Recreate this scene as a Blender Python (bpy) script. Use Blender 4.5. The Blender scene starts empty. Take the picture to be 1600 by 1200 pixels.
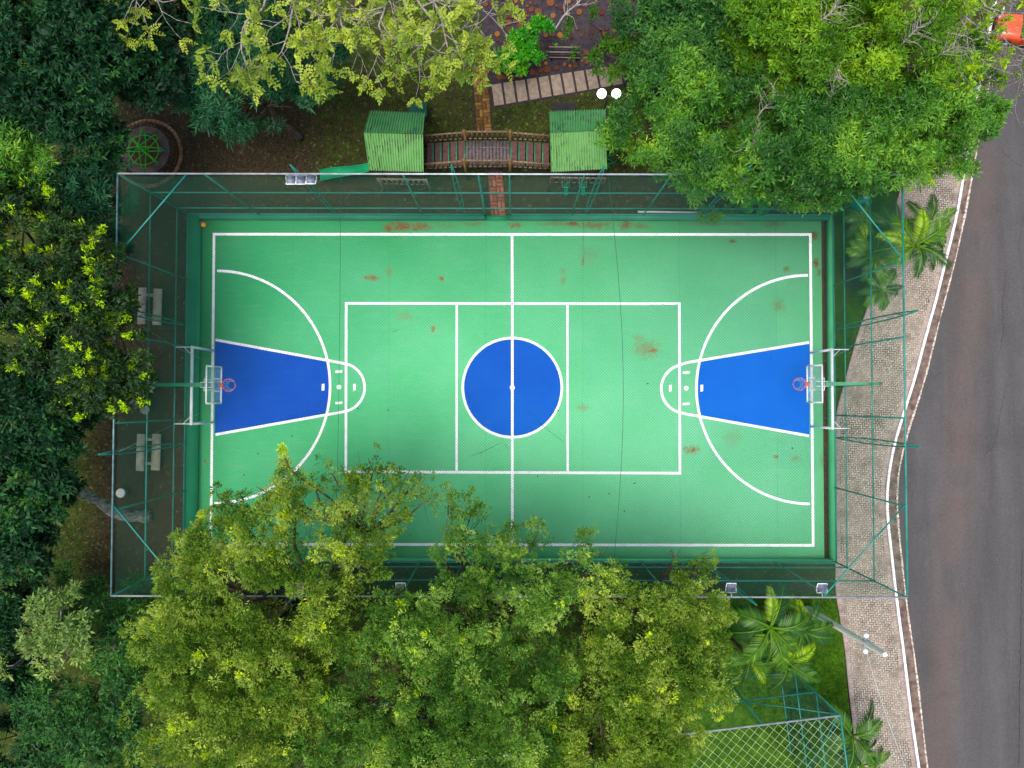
import bpy, math, random
import numpy as np
from mathutils import Vector, Euler

random.seed(7)
RNG = np.random.default_rng(7)
SC = bpy.context.scene
COL = SC.collection
PI = math.pi

# ------------------------------------------------------------------ camera, sky, sun, exposure
FPX = 1110.0
CAM = np.array([0.0062, -0.7865, 38.2237])
ROT = Euler((0.0249, 0.0008, 0.0017), 'XYZ')
cam_data = bpy.data.cameras.new('camera')
cam_data.sensor_width = 36.0
cam_data.lens = FPX / 1600.0 * 36.0
cam_data.clip_start = 0.1
cam_data.clip_end = 6000.0
cam = bpy.data.objects.new('camera', cam_data)
cam.location = CAM
cam.rotation_euler = ROT
COL.objects.link(cam)
SC.camera = cam

SUN_DIR = Vector((-0.20, -0.14, 1.0)).normalized()
world = bpy.data.worlds.new('World')
SC.world = world
world.use_nodes = True
wn = world.node_tree
for n in list(wn.nodes):
    wn.nodes.remove(n)
w_out = wn.nodes.new('ShaderNodeOutputWorld')
w_bg = wn.nodes.new('ShaderNodeBackground')
w_sky = wn.nodes.new('ShaderNodeTexSky')
w_sky.sky_type = 'NISHITA'
w_sky.sun_disc = False
w_sky.sun_elevation = math.asin(SUN_DIR.z)
w_sky.sun_rotation = math.atan2(SUN_DIR.x, SUN_DIR.y)
w_sky.air_density = 1.0
w_sky.dust_density = 4.0
w_sky.ozone_density = 1.0
w_bg.inputs['Strength'].default_value = 0.12
wn.links.new(w_sky.outputs[0], w_bg.inputs['Color'])
wn.links.new(w_bg.outputs[0], w_out.inputs['Surface'])

sun_data = bpy.data.lights.new('sun', 'SUN')
sun_data.energy = 1.5
sun_data.angle = math.radians(35)
sun_data.color = (1.0, 0.96, 0.9)
sun = bpy.data.objects.new('sun', sun_data)
sun.rotation_euler = SUN_DIR.to_track_quat('Z', 'Y').to_euler()
sun.location = (-30, -20, 60)
COL.objects.link(sun)

SC.view_settings.view_transform = 'Standard'
SC.view_settings.look = 'None'
SC.view_settings.gamma = 1.0
SC.view_settings.exposure = 1.0
SC.view_settings.use_curve_mapping = False
SC.render.engine = 'CYCLES'
SC.cycles.max_bounces = 6
SC.cycles.diffuse_bounces = 3
SC.cycles.glossy_bounces = 2
SC.cycles.transmission_bounces = 4
SC.cycles.transparent_max_bounces = 8
SC.cycles.caustics_reflective = False
SC.cycles.caustics_refractive = False

GZ = -0.30     # level of the park ground; the court floor is at 0
M_CAM = np.array(ROT.to_matrix())


def g(px, py, h=0.0):
    """the place at height h that the photo shows at pixel (px, py)"""
    d = M_CAM @ np.array([(px - 800.0) / FPX, (600.0 - py) / FPX, -1.0])
    t = (h - CAM[2]) / d[2]
    return CAM + d * t


def mpx(h):
    return (CAM[2] - h) / FPX


def lin(r, gg, b, k=1.0):
    o = []
    for c in (r, gg, b):
        c = c / 255.0
        c = c / 12.92 if c <= 0.04045 else ((c + 0.055) / 1.055) ** 2.4
        o.append(min(1.0, c * k))
    return (o[0], o[1], o[2], 1.0)


# ------------------------------------------------------------------ mesh helpers
class Mesh:
    def __init__(self):
        self.v, self.f, self.n, self.t = [], [], 0, []

    def add(self, V, F, tone=None):
        V = np.asarray(V, dtype=np.float32).reshape(-1, 3)
        F = np.asarray(F, dtype=np.int32)
        self.v.append(V)
        self.f.append(F + self.n)
        self.t.append(np.zeros(len(V), np.float32) if tone is None else np.asarray(tone, np.float32))
        self.n += len(V)
        return self

    def box(self, c, s, rz=0.0, rx=0.0, ry=0.0):
        h = np.array(s) / 2.0
        V = np.array([[x, y, z] for x in (-1, 1) for y in (-1, 1) for z in (-1, 1)], float) * h
        if rx or ry or rz:
            V = V @ np.array(Euler((rx, ry, rz)).to_matrix()).T
        V = V + np.array(c)
        return self.add(V, [[0, 1, 3, 2], [4, 6, 7, 5], [0, 4, 5, 1], [2, 3, 7, 6], [0, 2, 6, 4], [1, 5, 7, 3]])

    def hexa(self, bottom, top):
        V = np.vstack([bottom, top])
        k = len(bottom)
        self.add(V, [[i, (i + 1) % k, (i + 1) % k + k, i + k] for i in range(k)])
        self.add(V[k:], [list(range(k))])
        self.add(V[:k], [list(range(k))[::-1]])
        return self

    def tubes(self, A, B, ra, rb=None, k=6):
        A = np.asarray(A, float).reshape(-1, 3)
        B = np.asarray(B, float).reshape(-1, 3)
        n = len(A)
        ra = np.broadcast_to(np.asarray(ra, float), (n,))
        rb = ra if rb is None else np.broadcast_to(np.asarray(rb, float), (n,))
        D = B - A
        D /= np.maximum(np.linalg.norm(D, axis=1, keepdims=True), 1e-9)
        ref = np.where(np.abs(D[:, 2:3]) < 0.9, np.array([[0, 0, 1.0]]), np.array([[1.0, 0, 0]]))
        X = np.cross(D, ref)
        X /= np.linalg.norm(X, axis=1, keepdims=True)
        Y = np.cross(D, X)
        a = np.arange(k) * 2 * PI / k
        ring = np.cos(a)[None, :, None] * X[:, None, :] + np.sin(a)[None, :, None] * Y[:, None, :]
        V = np.concatenate([A[:, None, :] + ring * ra[:, None, None], B[:, None, :] + ring * rb[:, None, None]], axis=1)
        i = np.arange(k)
        j = (i + 1) % k
        F = np.stack([i, j, j + k, i + k], axis=1)
        F = (F[None] + (np.arange(n) * 2 * k)[:, None, None]).reshape(-1, 4)
        self.add(V.reshape(-1, 3), F)
        if k >= 4:
            capA = (np.arange(k)[::-1][None] + (np.arange(n) * 2 * k)[:, None])
            capB = (np.arange(k)[None] + k + (np.arange(n) * 2 * k)[:, None])
            self.f.append((np.vstack([capA, capB]) + self.n - len(V.reshape(-1, 3))).astype(np.int32))
        return self

    def path(self, pts, r, k=6):
        pts = np.asarray(pts, float)
        r = np.broadcast_to(np.asarray(r, float), (len(pts),))
        n = len(pts)
        T = np.gradient(pts, axis=0)
        T /= np.maximum(np.linalg.norm(T, axis=1, keepdims=True), 1e-9)
        ref = np.array([0, 0, 1.0]) if abs(T[:, 2]).mean() < 0.8 else np.array([1.0, 0, 0])
        X = np.cross(T, ref)
        X /= np.maximum(np.linalg.norm(X, axis=1, keepdims=True), 1e-9)
        Y = np.cross(T, X)
        a = np.arange(k) * 2 * PI / k
        V = (pts[:, None] + (np.cos(a)[None, :, None] * X[:, None] + np.sin(a)[None, :, None] * Y[:, None]) * r[:, None, None]).reshape(-1, 3)
        F = [[i * k + j, i * k + (j + 1) % k, (i + 1) * k + (j + 1) % k, (i + 1) * k + j] for i in range(n - 1) for j in range(k)]
        self.add(V, F)
        self.f.append(np.array([list(range(k))[::-1], [(n - 1) * k + j for j in range(k)]], np.int32) + self.n - len(V))
        return self

    def ring(self, c, R, r, n=32, k=6, tilt=None):
        a = np.arange(n + 1) * 2 * PI / n
        P = np.stack([np.cos(a) * R, np.sin(a) * R, np.zeros(n + 1)], 1)
        if tilt is not None:
            P = P @ np.array(Euler(tilt).to_matrix()).T
        P = P + np.array(c)
        return self.tubes(P[:-1], P[1:], r, k=k)

    def disc(self, c, r, z0, z1, n=24, r1=None):
        r1 = r if r1 is None else r1
        a = np.arange(n) * 2 * PI / n
        b = np.stack([c[0] + np.cos(a) * r, c[1] + np.sin(a) * r, np.full(n, z0)], 1)
        t = np.stack([c[0] + np.cos(a) * r1, c[1] + np.sin(a) * r1, np.full(n, z1)], 1)
        return self.hexa(b, t)

    def sheet(self, poly, z=None):
        P = np.array([[p[0], p[1], z if z is not None else p[2]] for p in poly])
        return self.add(P, [list(range(len(P)))])

    def ball(self, c, r, nu=16, nv=10, sz=1.0, top_only=False):
        V, F = [], []
        for i in range(nv + 1):
            th = PI * i / nv
            if top_only:
                th *= 0.5
            for j in range(nu):
                ph = 2 * PI * j / nu
                V.append([c[0] + r * math.sin(th) * math.cos(ph), c[1] + r * math.sin(th) * math.sin(ph), c[2] + r * sz * math.cos(th)])
        for i in range(nv):
            for j in range(nu):
                F.append([i * nu + j, (i + 1) * nu + j, (i + 1) * nu + (j + 1) % nu, i * nu + (j + 1) % nu])
        return self.add(V, F)

    def mesh(self, name, mat, smooth=False, tone=False):
        me = bpy.data.meshes.new(name)
        V = np.vstack(self.v).astype(np.float32)
        me.vertices.add(len(V))
        me.vertices.foreach_set('co', V.ravel())
        lens = np.concatenate([np.full(len(F), F.shape[1], np.int32) for F in self.f])
        idx = np.concatenate([F.ravel() for F in self.f]).astype(np.int32)
        me.loops.add(len(idx))
        me.loops.foreach_set('vertex_index', idx)
        me.polygons.add(len(lens))
        starts = np.concatenate([[0], np.cumsum(lens)[:-1]]).astype(np.int32)
        me.polygons.foreach_set('loop_start', starts)
        if smooth:
            me.polygons.foreach_set('use_smooth', np.ones(len(lens), bool))
        me.update(calc_edges=True)
        if tone:
            at = me.attributes.new('tone', 'FLOAT', 'POINT')
            at.data.foreach_set('value', np.concatenate(self.t).astype(np.float32))
        if mat:
            me.materials.append(mat)
        return me

    def obj(self, name, mat, parent=None, smooth=False, tone=False, local=False):
        o = bpy.data.objects.new(name, self.mesh(name, mat, smooth, tone))
        COL.objects.link(o)
        if parent is not None:
            o.parent = parent
            if not local and parent.parent is None:
                o.location = -parent.location
        return o


def tag(o, label=None, cat=None, group=None, kind=None):
    if label:
        o['label'] = label
    if cat:
        o['category'] = cat
    if group:
        o['group'] = group
    if kind:
        o['kind'] = kind
    return o


def thing(name, label, cat, loc, group=None, rz=0.0):
    o = bpy.data.objects.new(name, None)
    o.empty_display_size = 0.3
    o.location = (float(loc[0]), float(loc[1]), float(loc[2]))
    o.rotation_euler = (0, 0, rz)
    COL.objects.link(o)
    return tag(o, label, cat, group)


def dup(root, loc, rz=0.0, label=None, group=None):
    r = root.copy()
    COL.objects.link(r)
    r.location = (float(loc[0]), float(loc[1]), float(loc[2]))
    r.rotation_euler = (0, 0, rz)
    if label:
        r['label'] = label
    if group:
        r['group'] = group
    for ch in list(root.children):
        c = ch.copy()
        COL.objects.link(c)
        c.parent = r
        for s in list(ch.children):
            d = s.copy()
            COL.objects.link(d)
            d.parent = c
    return r


def place(mesh, name, loc, parent, rz=0.0, scale=(1, 1, 1)):
    """a further piece that shares its mesh"""
    o = bpy.data.objects.new(name, mesh)
    COL.objects.link(o)
    o.parent = parent
    pl = np.array(parent.location) if parent.parent is None else np.zeros(3)
    o.location = tuple(float(v) for v in (np.array(loc) - pl))
    o.rotation_euler = (0, 0, rz)
    o.scale = scale
    return o


# ------------------------------------------------------------------ materials
class NT:
    def __init__(self, name):
        self.m = bpy.data.materials.new(name)
        self.m.use_nodes = True
        self.t = self.m.node_tree
        for n in list(self.t.nodes):
            self.t.nodes.remove(n)
        self.out = self.t.nodes.new('ShaderNodeOutputMaterial')
        self.b = self.t.nodes.new('ShaderNodeBsdfPrincipled')
        self.t.links.new(self.b.outputs[0], self.out.inputs['Surface'])

    def link(self, a, b):
        self.t.links.new(a, b)

    def setv(self, sock, v):
        if hasattr(v, 'is_linked') or isinstance(v, bpy.types.NodeSocket):
            self.link(v, sock)
        else:
            sock.default_value = v

    def pos(self, scale=(1, 1, 1), obj=False):
        if obj:
            s = self.t.nodes.new('ShaderNodeTexCoord').outputs['Object']
        else:
            s = self.t.nodes.new('ShaderNodeNewGeometry').outputs['Position']
        if scale != (1, 1, 1):
            m = self.t.nodes.new('ShaderNodeMapping')
            m.inputs['Scale'].default_value = scale
            self.link(s, m.inputs['Vector'])
            s = m.outputs[0]
        return s

    def noise(self, vec, scale, detail=4, rough=0.55, dist=0.0):
        n = self.t.nodes.new('ShaderNodeTexNoise')
        n.inputs['Scale'].default_value = scale
        n.inputs['Detail'].default_value = detail
        n.inputs['Roughness'].default_value = rough
        n.inputs['Distortion'].default_value = dist
        self.link(vec, n.inputs['Vector'])
        return n.outputs['Fac']

    def math(self, op, a, b=0.0, c=None, clamp=False):
        n = self.t.nodes.new('ShaderNodeMath')
        n.operation = op
        n.use_clamp = clamp
        self.setv(n.inputs[0], a)
        self.setv(n.inputs[1], b)
        if c is not None:
            self.setv(n.inputs[2], c)
        return n.outputs[0]

    def mapr(self, v, a, b, c=0.0, d=1.0):
        n = self.t.nodes.new('ShaderNodeMapRange')
        n.inputs['From Min'].default_value = a
        n.inputs['From Max'].default_value = b
        n.inputs['To Min'].default_value = c
        n.inputs['To Max'].default_value = d
        self.link(v, n.inputs['Value'])
        return n.outputs[0]

    def mix(self, f, a, b, mode='MIX'):
        n = self.t.nodes.new('ShaderNodeMix')
        n.data_type = 'RGBA'
        n.blend_type = mode
        self.setv(n.inputs[0], f)
        self.setv(n.inputs[6], a)
        self.setv(n.inputs[7], b)
        return n.outputs[2]

    def sep(self, v):
        n = self.t.nodes.new('ShaderNodeSeparateXYZ')
        self.link(v, n.inputs[0])
        return n.outputs

    def comb(self, x, y, z):
        n = self.t.nodes.new('ShaderNodeCombineXYZ')
        for i, q in enumerate((x, y, z)):
            self.setv(n.inputs[i], q)
        return n.outputs[0]

    def ramp(self, f, stops):
        n = self.t.nodes.new('ShaderNodeValToRGB')
        e = n.color_ramp.elements
        while len(e) < len(stops):
            e.new(0.5)
        for i, (p, c) in enumerate(stops):
            e[i].position = p
            e[i].color = c
        self.link(f, n.inputs[0])
        return n.outputs[0]

    def bump(self, h, strength=0.3, dist=0.02):
        n = self.t.nodes.new('ShaderNodeBump')
        n.inputs['Strength'].default_value = strength
        n.inputs['Distance'].default_value = dist
        self.link(h, n.inputs['Height'])
        self.link(n.outputs[0], self.b.inputs['Normal'])

    def rnd(self):
        return self.t.nodes.new('ShaderNodeObjectInfo').outputs['Random']

    def island(self):
        return self.t.nodes.new('ShaderNodeNewGeometry').outputs['Random Per Island']

    def fin(self, col, rough=0.6, metal=0.0, spec=0.3):
        self.setv(self.b.inputs['Base Color'], col)
        self.setv(self.b.inputs['Roughness'], rough)
        self.b.inputs['Metallic'].default_value = metal
        self.b.inputs['Specular IOR Level'].default_value = spec
        return self.m


def mottled(name, c1, c2, scale=3.0, rough=0.6, metal=0.0, spec=0.3, obj=False, bump=0.0, detail=6, lo=0.35, hi=0.65, island=0.0):
    n = NT(name)
    p = n.pos(obj=obj)
    f = n.mapr(n.noise(p, scale, detail), lo, hi)
    c = n.mix(f, c1, c2)
    if island:
        v = n.mapr(n.island(), 0, 1, 1 - island, 1 + island)
        c = n.mix(1.0, c, n.comb(v, v, v), 'MULTIPLY')
    if bump:
        n.bump(n.noise(p, scale * 4, 5), bump)
    return n.fin(c, rough, metal, spec)


def leaf_mat(name, stops, transl=0.28, rough=0.55, spec=0.35, sat=1.22):
    q = []
    for p_, c_ in stops:
        l_ = .3 * c_[0] + .6 * c_[1] + .1 * c_[2]
        q.append((p_, tuple(min(1.0, max(.003, l_ + (v - l_) * sat)) for v in c_[:3]) + (1.0,)))
    stops = q
    n = NT(name)
    a = n.t.nodes.new('ShaderNodeAttribute')
    a.attribute_name = 'tone'
    c = n.ramp(a.outputs['Fac'], stops)
    n.fin(c, rough, 0.0, spec)
    tr = n.t.nodes.new('ShaderNodeBsdfTranslucent')
    n.link(n.mix(1.0, c, (1.0, 1.0, 0.55, 1), 'MULTIPLY'), tr.inputs['Color'])
    mx = n.t.nodes.new('ShaderNodeMixShader')
    mx.inputs[0].default_value = transl
    n.link(n.b.outputs[0], mx.inputs[1])
    n.link(tr.outputs[0], mx.inputs[2])
    n.link(mx.outputs[0], n.out.inputs['Surface'])
    return n.m


def bark_mat(name, c1, c2, scale=6.0):
    n = NT(name)
    p = n.pos((1, 1, 0.4))
    f = n.mapr(n.noise(p, scale, 6, 0.7, 0.5), 0.35, 0.65)
    n.bump(f, 0.6, 0.03)
    return n.fin(n.mix(f, c1, c2), 0.85, 0, 0.1)


# paints and metals
MAT = {}
MAT['white'] = mottled('white_paint', (0.62, 0.66, 0.66, 1), (0.86, 0.86, 0.87, 1), 2.6, 0.6, lo=0.25, hi=0.5, detail=8)
MAT['white_metal'] = mottled('white_enamel', (0.70, 0.71, 0.73, 1), (0.84, 0.84, 0.86, 1), 1.5, 0.4)
MAT['fence'] = mottled('teal_green_enamel', (0.008, 0.155, 0.120, 1), (0.022, 0.25, 0.195, 1), 1.2, 0.45, spec=0.4)
MAT['mesh'] = mottled('green_mesh_wire', (0.016, 0.085, 0.062, 1), (0.026, 0.12, 0.09, 1), 1.0, 0.5)
MAT['galv'] = mottled('galvanised_steel', (0.30, 0.36, 0.37, 1), (0.50, 0.55, 0.56, 1), 3.0, 0.4, 0.5, 0.5)
MAT['galv_teal'] = mottled('teal_grey_steel', (0.05, 0.13, 0.13, 1), (0.13, 0.26, 0.27, 1), 3.0, 0.4, 0.2, 0.4)
MAT['net'] = mottled('dark_green_net', (0.010, 0.09, 0.05, 1), (0.016, 0.12, 0.07, 1), 1.0, 0.7)
MAT['cable'] = mottled('steel_cable', (0.02, 0.06, 0.05, 1), (0.05, 0.1, 0.08, 1), 1.0, 0.5)
MAT['rope'] = mottled('pale_net_rope', (0.30, 0.42, 0.20, 1), (0.45, 0.55, 0.33, 1), 1.0, 0.7)
MAT['grey_wire'] = mottled('grey_wire', (0.28, 0.32, 0.33, 1), (0.42, 0.46, 0.46, 1), 1.0, 0.6)
MAT['lamp_body'] = mottled('aluminium_casting', (0.09, 0.11, 0.15, 1), (0.20, 0.23, 0.29, 1), 5.0, 0.45, 0.2, 0.4)
MAT['lamp_glass'] = mottled('floodlight_glass', (0.18, 0.22, 0.32, 1), (0.30, 0.35, 0.48, 1), 3.0, 0.12, 0, 0.6)
MAT['ring'] = mottled('orange_red_enamel', (0.62, 0.08, 0.07, 1), (0.75, 0.14, 0.12, 1), 3.0, 0.4)
MAT['string'] = mottled('white_string', (0.45, 0.55, 0.62, 1), (0.6, 0.66, 0.7, 1), 3.0, 0.8)
MAT['concrete'] = mottled('weathered_concrete', (0.30, 0.28, 0.18, 1), (0.50, 0.47, 0.34, 1), 3.0, 0.9, bump=0.3)
MAT['pale_conc'] = mottled('pale_concrete', (0.66, 0.64, 0.56, 1), (0.80, 0.77, 0.69, 1), 2.0, 0.85, bump=0.2)
MAT['stone'] = mottled('grey_stone', (0.17, 0.155, 0.145, 1), (0.27, 0.25, 0.23, 1), 3.0, 0.9, bump=0.3)
MAT['slab'] = mottled('beige_slab', (0.19, 0.145, 0.105, 1), (0.29, 0.225, 0.165, 1), 4.0, 0.85, bump=0.2)
MAT['dark_metal'] = mottled('dark_metal', (0.02, 0.02, 0.025, 1), (0.05, 0.05, 0.06, 1), 3.0, 0.4, 0.4)
MAT['merry'] = mottled('bright_green_enamel', (0.02, 0.46, 0.015, 1), (0.04, 0.60, 0.03, 1), 2.0, 0.4)
MAT['play_green'] = mottled('play_green_plastic', (0.002, 0.19, 0.075, 1), (0.008, 0.27, 0.11, 1), 1.5, 0.4)
MAT['dark_green'] = mottled('dark_green_panel', (0.004, 0.05, 0.035, 1), (0.008, 0.075, 0.05, 1), 2.0, 0.6)
MAT['teal_drum'] = mottled('teal_plastic', (0.002, 0.18, 0.14, 1), (0.004, 0.30, 0.23, 1), 3.0, 0.35)
MAT['rail_wood'] = mottled('weathered_rail_wood', (0.15, 0.105, 0.08, 1), (0.26, 0.19, 0.15, 1), 5.0, 0.8, bump=0.3)
MAT['orange_wood'] = mottled('ochre_stained_wood', (0.13, 0.070, 0.020, 1), (0.22, 0.125, 0.045, 1), 4.0, 0.75, bump=0.3)
MAT['deck_wood'] = mottled('dark_deck_wood', (0.075, 0.060, 0.062, 1), (0.145, 0.115, 0.115, 1), 6.0, 0.8, bump=0.3)
MAT['red_wood'] = mottled('red_brown_deck_wood', (0.075, 0.033, 0.032, 1), (0.125, 0.06, 0.056, 1), 6.0, 0.8, bump=0.3)
MAT['yellow_brick'] = None
MAT['asphalt_crack'] = mottled('crack_filler', (0.012, 0.012, 0.013, 1), (0.03, 0.028, 0.028, 1), 3.0, 0.9)
MAT['yellow'] = mottled('yellow_rubber', (0.78, 0.36, 0.005, 1), (0.85, 0.48, 0.01, 1), 6.0, 0.4, obj=True)
MAT['orange'] = mottled('orange_rubber', (0.55, 0.12, 0.01, 1), (0.62, 0.17, 0.01, 1), 6.0, 0.4, obj=True)
MAT['car'] = mottled('orange_red_car_paint', (0.72, 0.075, 0.018, 1), (0.76, 0.10, 0.03, 1), 1.0, 0.25, 0, 0.6)
MAT['car_glass'] = mottled('dark_car_glass', (0.03, 0.035, 0.04, 1), (0.05, 0.055, 0.06, 1), 1.0, 0.08, 0, 0.6)
MAT['tyre'] = mottled('tyre_rubber', (0.015, 0.015, 0.016, 1), (0.03, 0.03, 0.03, 1), 4.0, 0.85)
MAT['litter'] = None


def brick_mat(name, stops, rough=0.85, obj_rand=True):
    n = NT(name)
    r = n.rnd() if obj_rand else n.island()
    c = n.ramp(r, stops)
    f = n.mapr(n.noise(n.pos(), 14.0, 5), 0.3, 0.7, 0.75, 1.2)
    c = n.mix(1.0, c, n.comb(f, f, f), 'MULTIPLY')
    d = n.mapr(n.noise(n.pos(), 1.1, 4), 0.5, 0.72)
    c = n.mix(n.math('MULTIPLY', d, 0.45), c, (0.05, 0.045, 0.03, 1))
    return n.fin(c, rough, 0, 0.15)


MAT['paver'] = brick_mat('grey_beige_paver', [(0.0, lin(142, 132, 119)), (0.3, lin(154, 144, 131)), (0.7, lin(160, 151, 138)), (0.95, lin(168, 160, 147)), (1.0, lin(156, 138, 126))], 0.85, False)
MAT['edge_paver'] = brick_mat('pinkish_edge_paver', [(0.0, lin(148, 134, 126)), (0.6, lin(166, 153, 145)), (1.0, lin(160, 138, 130))], 0.85, False)
MAT['yellow_brick'] = brick_mat('ochre_brick', [(0.0, lin(92, 66, 32)), (0.5, lin(116, 84, 42)), (1.0, lin(142, 106, 56))])
MAT['red_brick'] = brick_mat('red_brown_brick', [(0.0, lin(140, 72, 56)), (0.5, lin(158, 88, 70)), (1.0, lin(175, 110, 90))])
MAT['moss_brick'] = brick_mat('mossy_brick', [(0.0, lin(70, 52, 34)), (0.5, lin(88, 66, 44)), (1.0, lin(104, 80, 56))], 0.9, False)

# ---- park ground: mossy grass with bare red soil in places
n = NT('park_ground')
P = n.pos()
x, y, z = n.sep(P)
big = n.noise(P, 0.35, 5, 0.6)
mid = n.noise(P, 1.6, 6, 0.65)
fine = n.noise(P, 14.0, 6, 0.7)
grass = n.mix(n.mapr(mid, 0.35, 0.65), lin(36, 48, 16), lin(60, 76, 24))
soil = n.mix(n.mapr(fine, 0.3, 0.7), lin(36, 29, 25), lin(76, 62, 52))
soil = n.mix(n.mapr(mid, 0.45, 0.7), soil, lin(66, 44, 35))


def band(v, a, b, w=1.0):
    lo = n.mapr(n.math('ADD', v, n.math('MULTIPLY', n.math('SUBTRACT', mid, 0.5), 3.0)), a - w, a + w)
    hi = n.mapr(n.math('ADD', v, n.math('MULTIPLY', n.math('SUBTRACT', big, 0.5), 3.0)), b - w, b + w, 1.0, 0.0)
    return n.math('MULTIPLY', lo, hi)


left_soil = n.math('MULTIPLY', band(x, -22.5, -16.5), band(y, -10.5, 11.5))
top_soil = n.math('MULTIPLY', band(x, -21.0, 17.0), band(y, 8.5, 11.6, 0.6))
wood_soil = n.math('MULTIPLY', band(x, -21.5, -11.0), band(y, 10.5, 22.0))
s = n.math('MAXIMUM', n.math('MULTIPLY', left_soil, 0.9), n.math('MAXIMUM', n.math('MULTIPLY', top_soil, 0.75), n.math('MULTIPLY', wood_soil, 0.8)))
s = n.math('MAXIMUM', s, n.mapr(big, 0.55, 0.7, 0.0, 0.7))
col = n.mix(s, grass, soil)
col = n.mix(n.mapr(fine, 0.55, 0.75, 0.0, 0.5), col, lin(96, 84, 56))
spk = n.noise(P, 5.5, 3, 0.8)
col = n.mix(n.mapr(spk, 0.58, 0.66, 0.0, 0.5), col, lin(150, 132, 98))
col = n.mix(n.mapr(n.noise(P, 3.1, 4, 0.7), 0.56, 0.70, 0.0, 0.7), col, lin(30, 25, 21))
n.bump(fine, 0.5, 0.05)
MAT['ground'] = n.fin(col, 0.95, 0, 0.1)

n = NT('lawn_soil')
P = n.pos()
MAT['lawn'] = n.fin(n.mix(n.mapr(n.noise(P, 2.0, 5), 0.35, 0.65), lin(42, 74, 10), lin(66, 102, 18)), 0.95, 0, 0.1)

# ---- asphalt
n = NT('asphalt')
P = n.pos((1.0, 0.12, 1.0))
Q = n.pos()
f1 = n.noise(P, 0.9, 5, 0.6)
f2 = n.noise(Q, 45.0, 3, 0.8)
f3 = n.noise(Q, 0.25, 4, 0.6)
col = n.mix(n.mapr(f1, 0.35, 0.68), (0.056, 0.053, 0.053, 1), (0.078, 0.074, 0.074, 1))
xx = n.sep(Q)[0]
bx = n.math('SUBTRACT', xx, n.mapr(n.sep(Q)[1], -22, 22, 22.6, 26.5))
bm = n.math('MULTIPLY', n.mapr(n.math('ABSOLUTE', bx), 0.25, 1.4, 1.0, 0.0), n.mapr(f3, 0.35, 0.6))
col = n.mix(n.math('MULTIPLY', bm, 0.6), col, (0.115, 0.082, 0.07, 1))
col = n.mix(n.math('MULTIPLY', n.mapr(f3, 0.52, 0.68), 0.35), col, (0.040, 0.038, 0.040, 1))
v2 = n.mapr(n.noise(Q, 12.0, 6, 0.85), 0.3, 0.7, 0.7, 1.3)
col = n.mix(1.0, col, n.comb(v2, v2, v2), 'MULTIPLY')
sp = n.mapr(n.noise(Q, 16.0, 2, 0.4), 0.73, 0.76)
col = n.mix(n.math('MULTIPLY', sp, 0.6), col, (0.25, 0.24, 0.23, 1))
n.bump(f2, 0.25, 0.01)
MAT['asphalt'] = n.fin(col, 0.8, 0, 0.25)

# ---- gutter and kerb
n = NT('gutter_concrete')
P = n.pos()
f = n.noise(P, 2.6, 6, 0.7)
MAT['gutter'] = n.fin(n.mix(n.mapr(f, 0.35, 0.62), lin(66, 54, 50), lin(122, 106, 96)), 0.9, 0, 0.15)
n = NT('gutter_edge')
f = n.noise(n.pos(), 7.0, 6, 0.75)
MAT['lip'] = n.fin(n.mix(n.mapr(f, 0.42, 0.58), lin(120, 104, 92), lin(214, 200, 186)), 0.9, 0, 0.15)
n = NT('worn_white_kerb_paint')
f = n.noise(n.pos(), 3.2, 7, 0.75)
MAT['kerb'] = n.fin(n.mix(n.mapr(f, 0.56, 0.74), (0.76, 0.75, 0.75, 1), lin(132, 116, 106)), 0.75, 0, 0.2)
n = NT('paver_joint')
f = n.noise(n.pos(), 0.35, 5, 0.65)
MAT['joint'] = n.fin(n.mix(n.mapr(f, 0.47, 0.58), lin(122, 112, 100), lin(50, 44, 37)), 0.95, 0, 0.05)

# ---- court paint
STAINS = [(628, 354, 26, 8, 1.0), (655, 354, 22, 7, .9), (608, 356, 10, 7, 1.0), (582, 434, 13, 4, 1.0), (690, 436, 5, 5, 1.0), (608, 424, 6, 8, .45), (677, 514, 4, 5, .9),
          (633, 494, 14, 7, .35), (880, 438, 5, 7, .5), (880, 424, 5, 5, .4), (895, 350, 14, 5, 1.0), (930, 352, 30, 7, .7), (870, 350, 30, 5, .5), (978, 352, 10, 8, .9), (1000, 353, 18, 5, .6), (911, 410, 2, 8, .9),
          (805, 352, 12, 5, .8), (740, 350, 18, 4, .5), (1144, 377, 6, 3, 1.0), (1010, 545, 20, 14, .55), (1020, 548, 9, 5, 1.0), (1000, 530, 10, 8, .4), (1272, 368, 8, 8, .9), (1275, 411, 5, 8, 1.0), (1280, 425, 4, 5, .8), (1229, 420, 5, 5, .7),
          (1217, 478, 10, 10, .5), (1080, 703, 14, 7, .7), (1084, 703, 5, 4, 1.0), (1212, 714, 4, 4, .8), (1243, 717, 8, 5, .4), (910, 637, 10, 5, .5), (1145, 684, 16, 14, .25), (1188, 654, 3, 3, .8),
          (1285, 720, 4, 12, .4), (1270, 365, 6, 4, .8), (1100, 349, 40, 4, .3), (1150, 349, 20, 5, .4), (1210, 350, 18, 6, .5), (700, 353, 20, 5, .35), (320, 720, 3, 3, .8), (920, 400, 16, 16, .2), (1310, 545, 6, 30, 0.1)]


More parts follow.
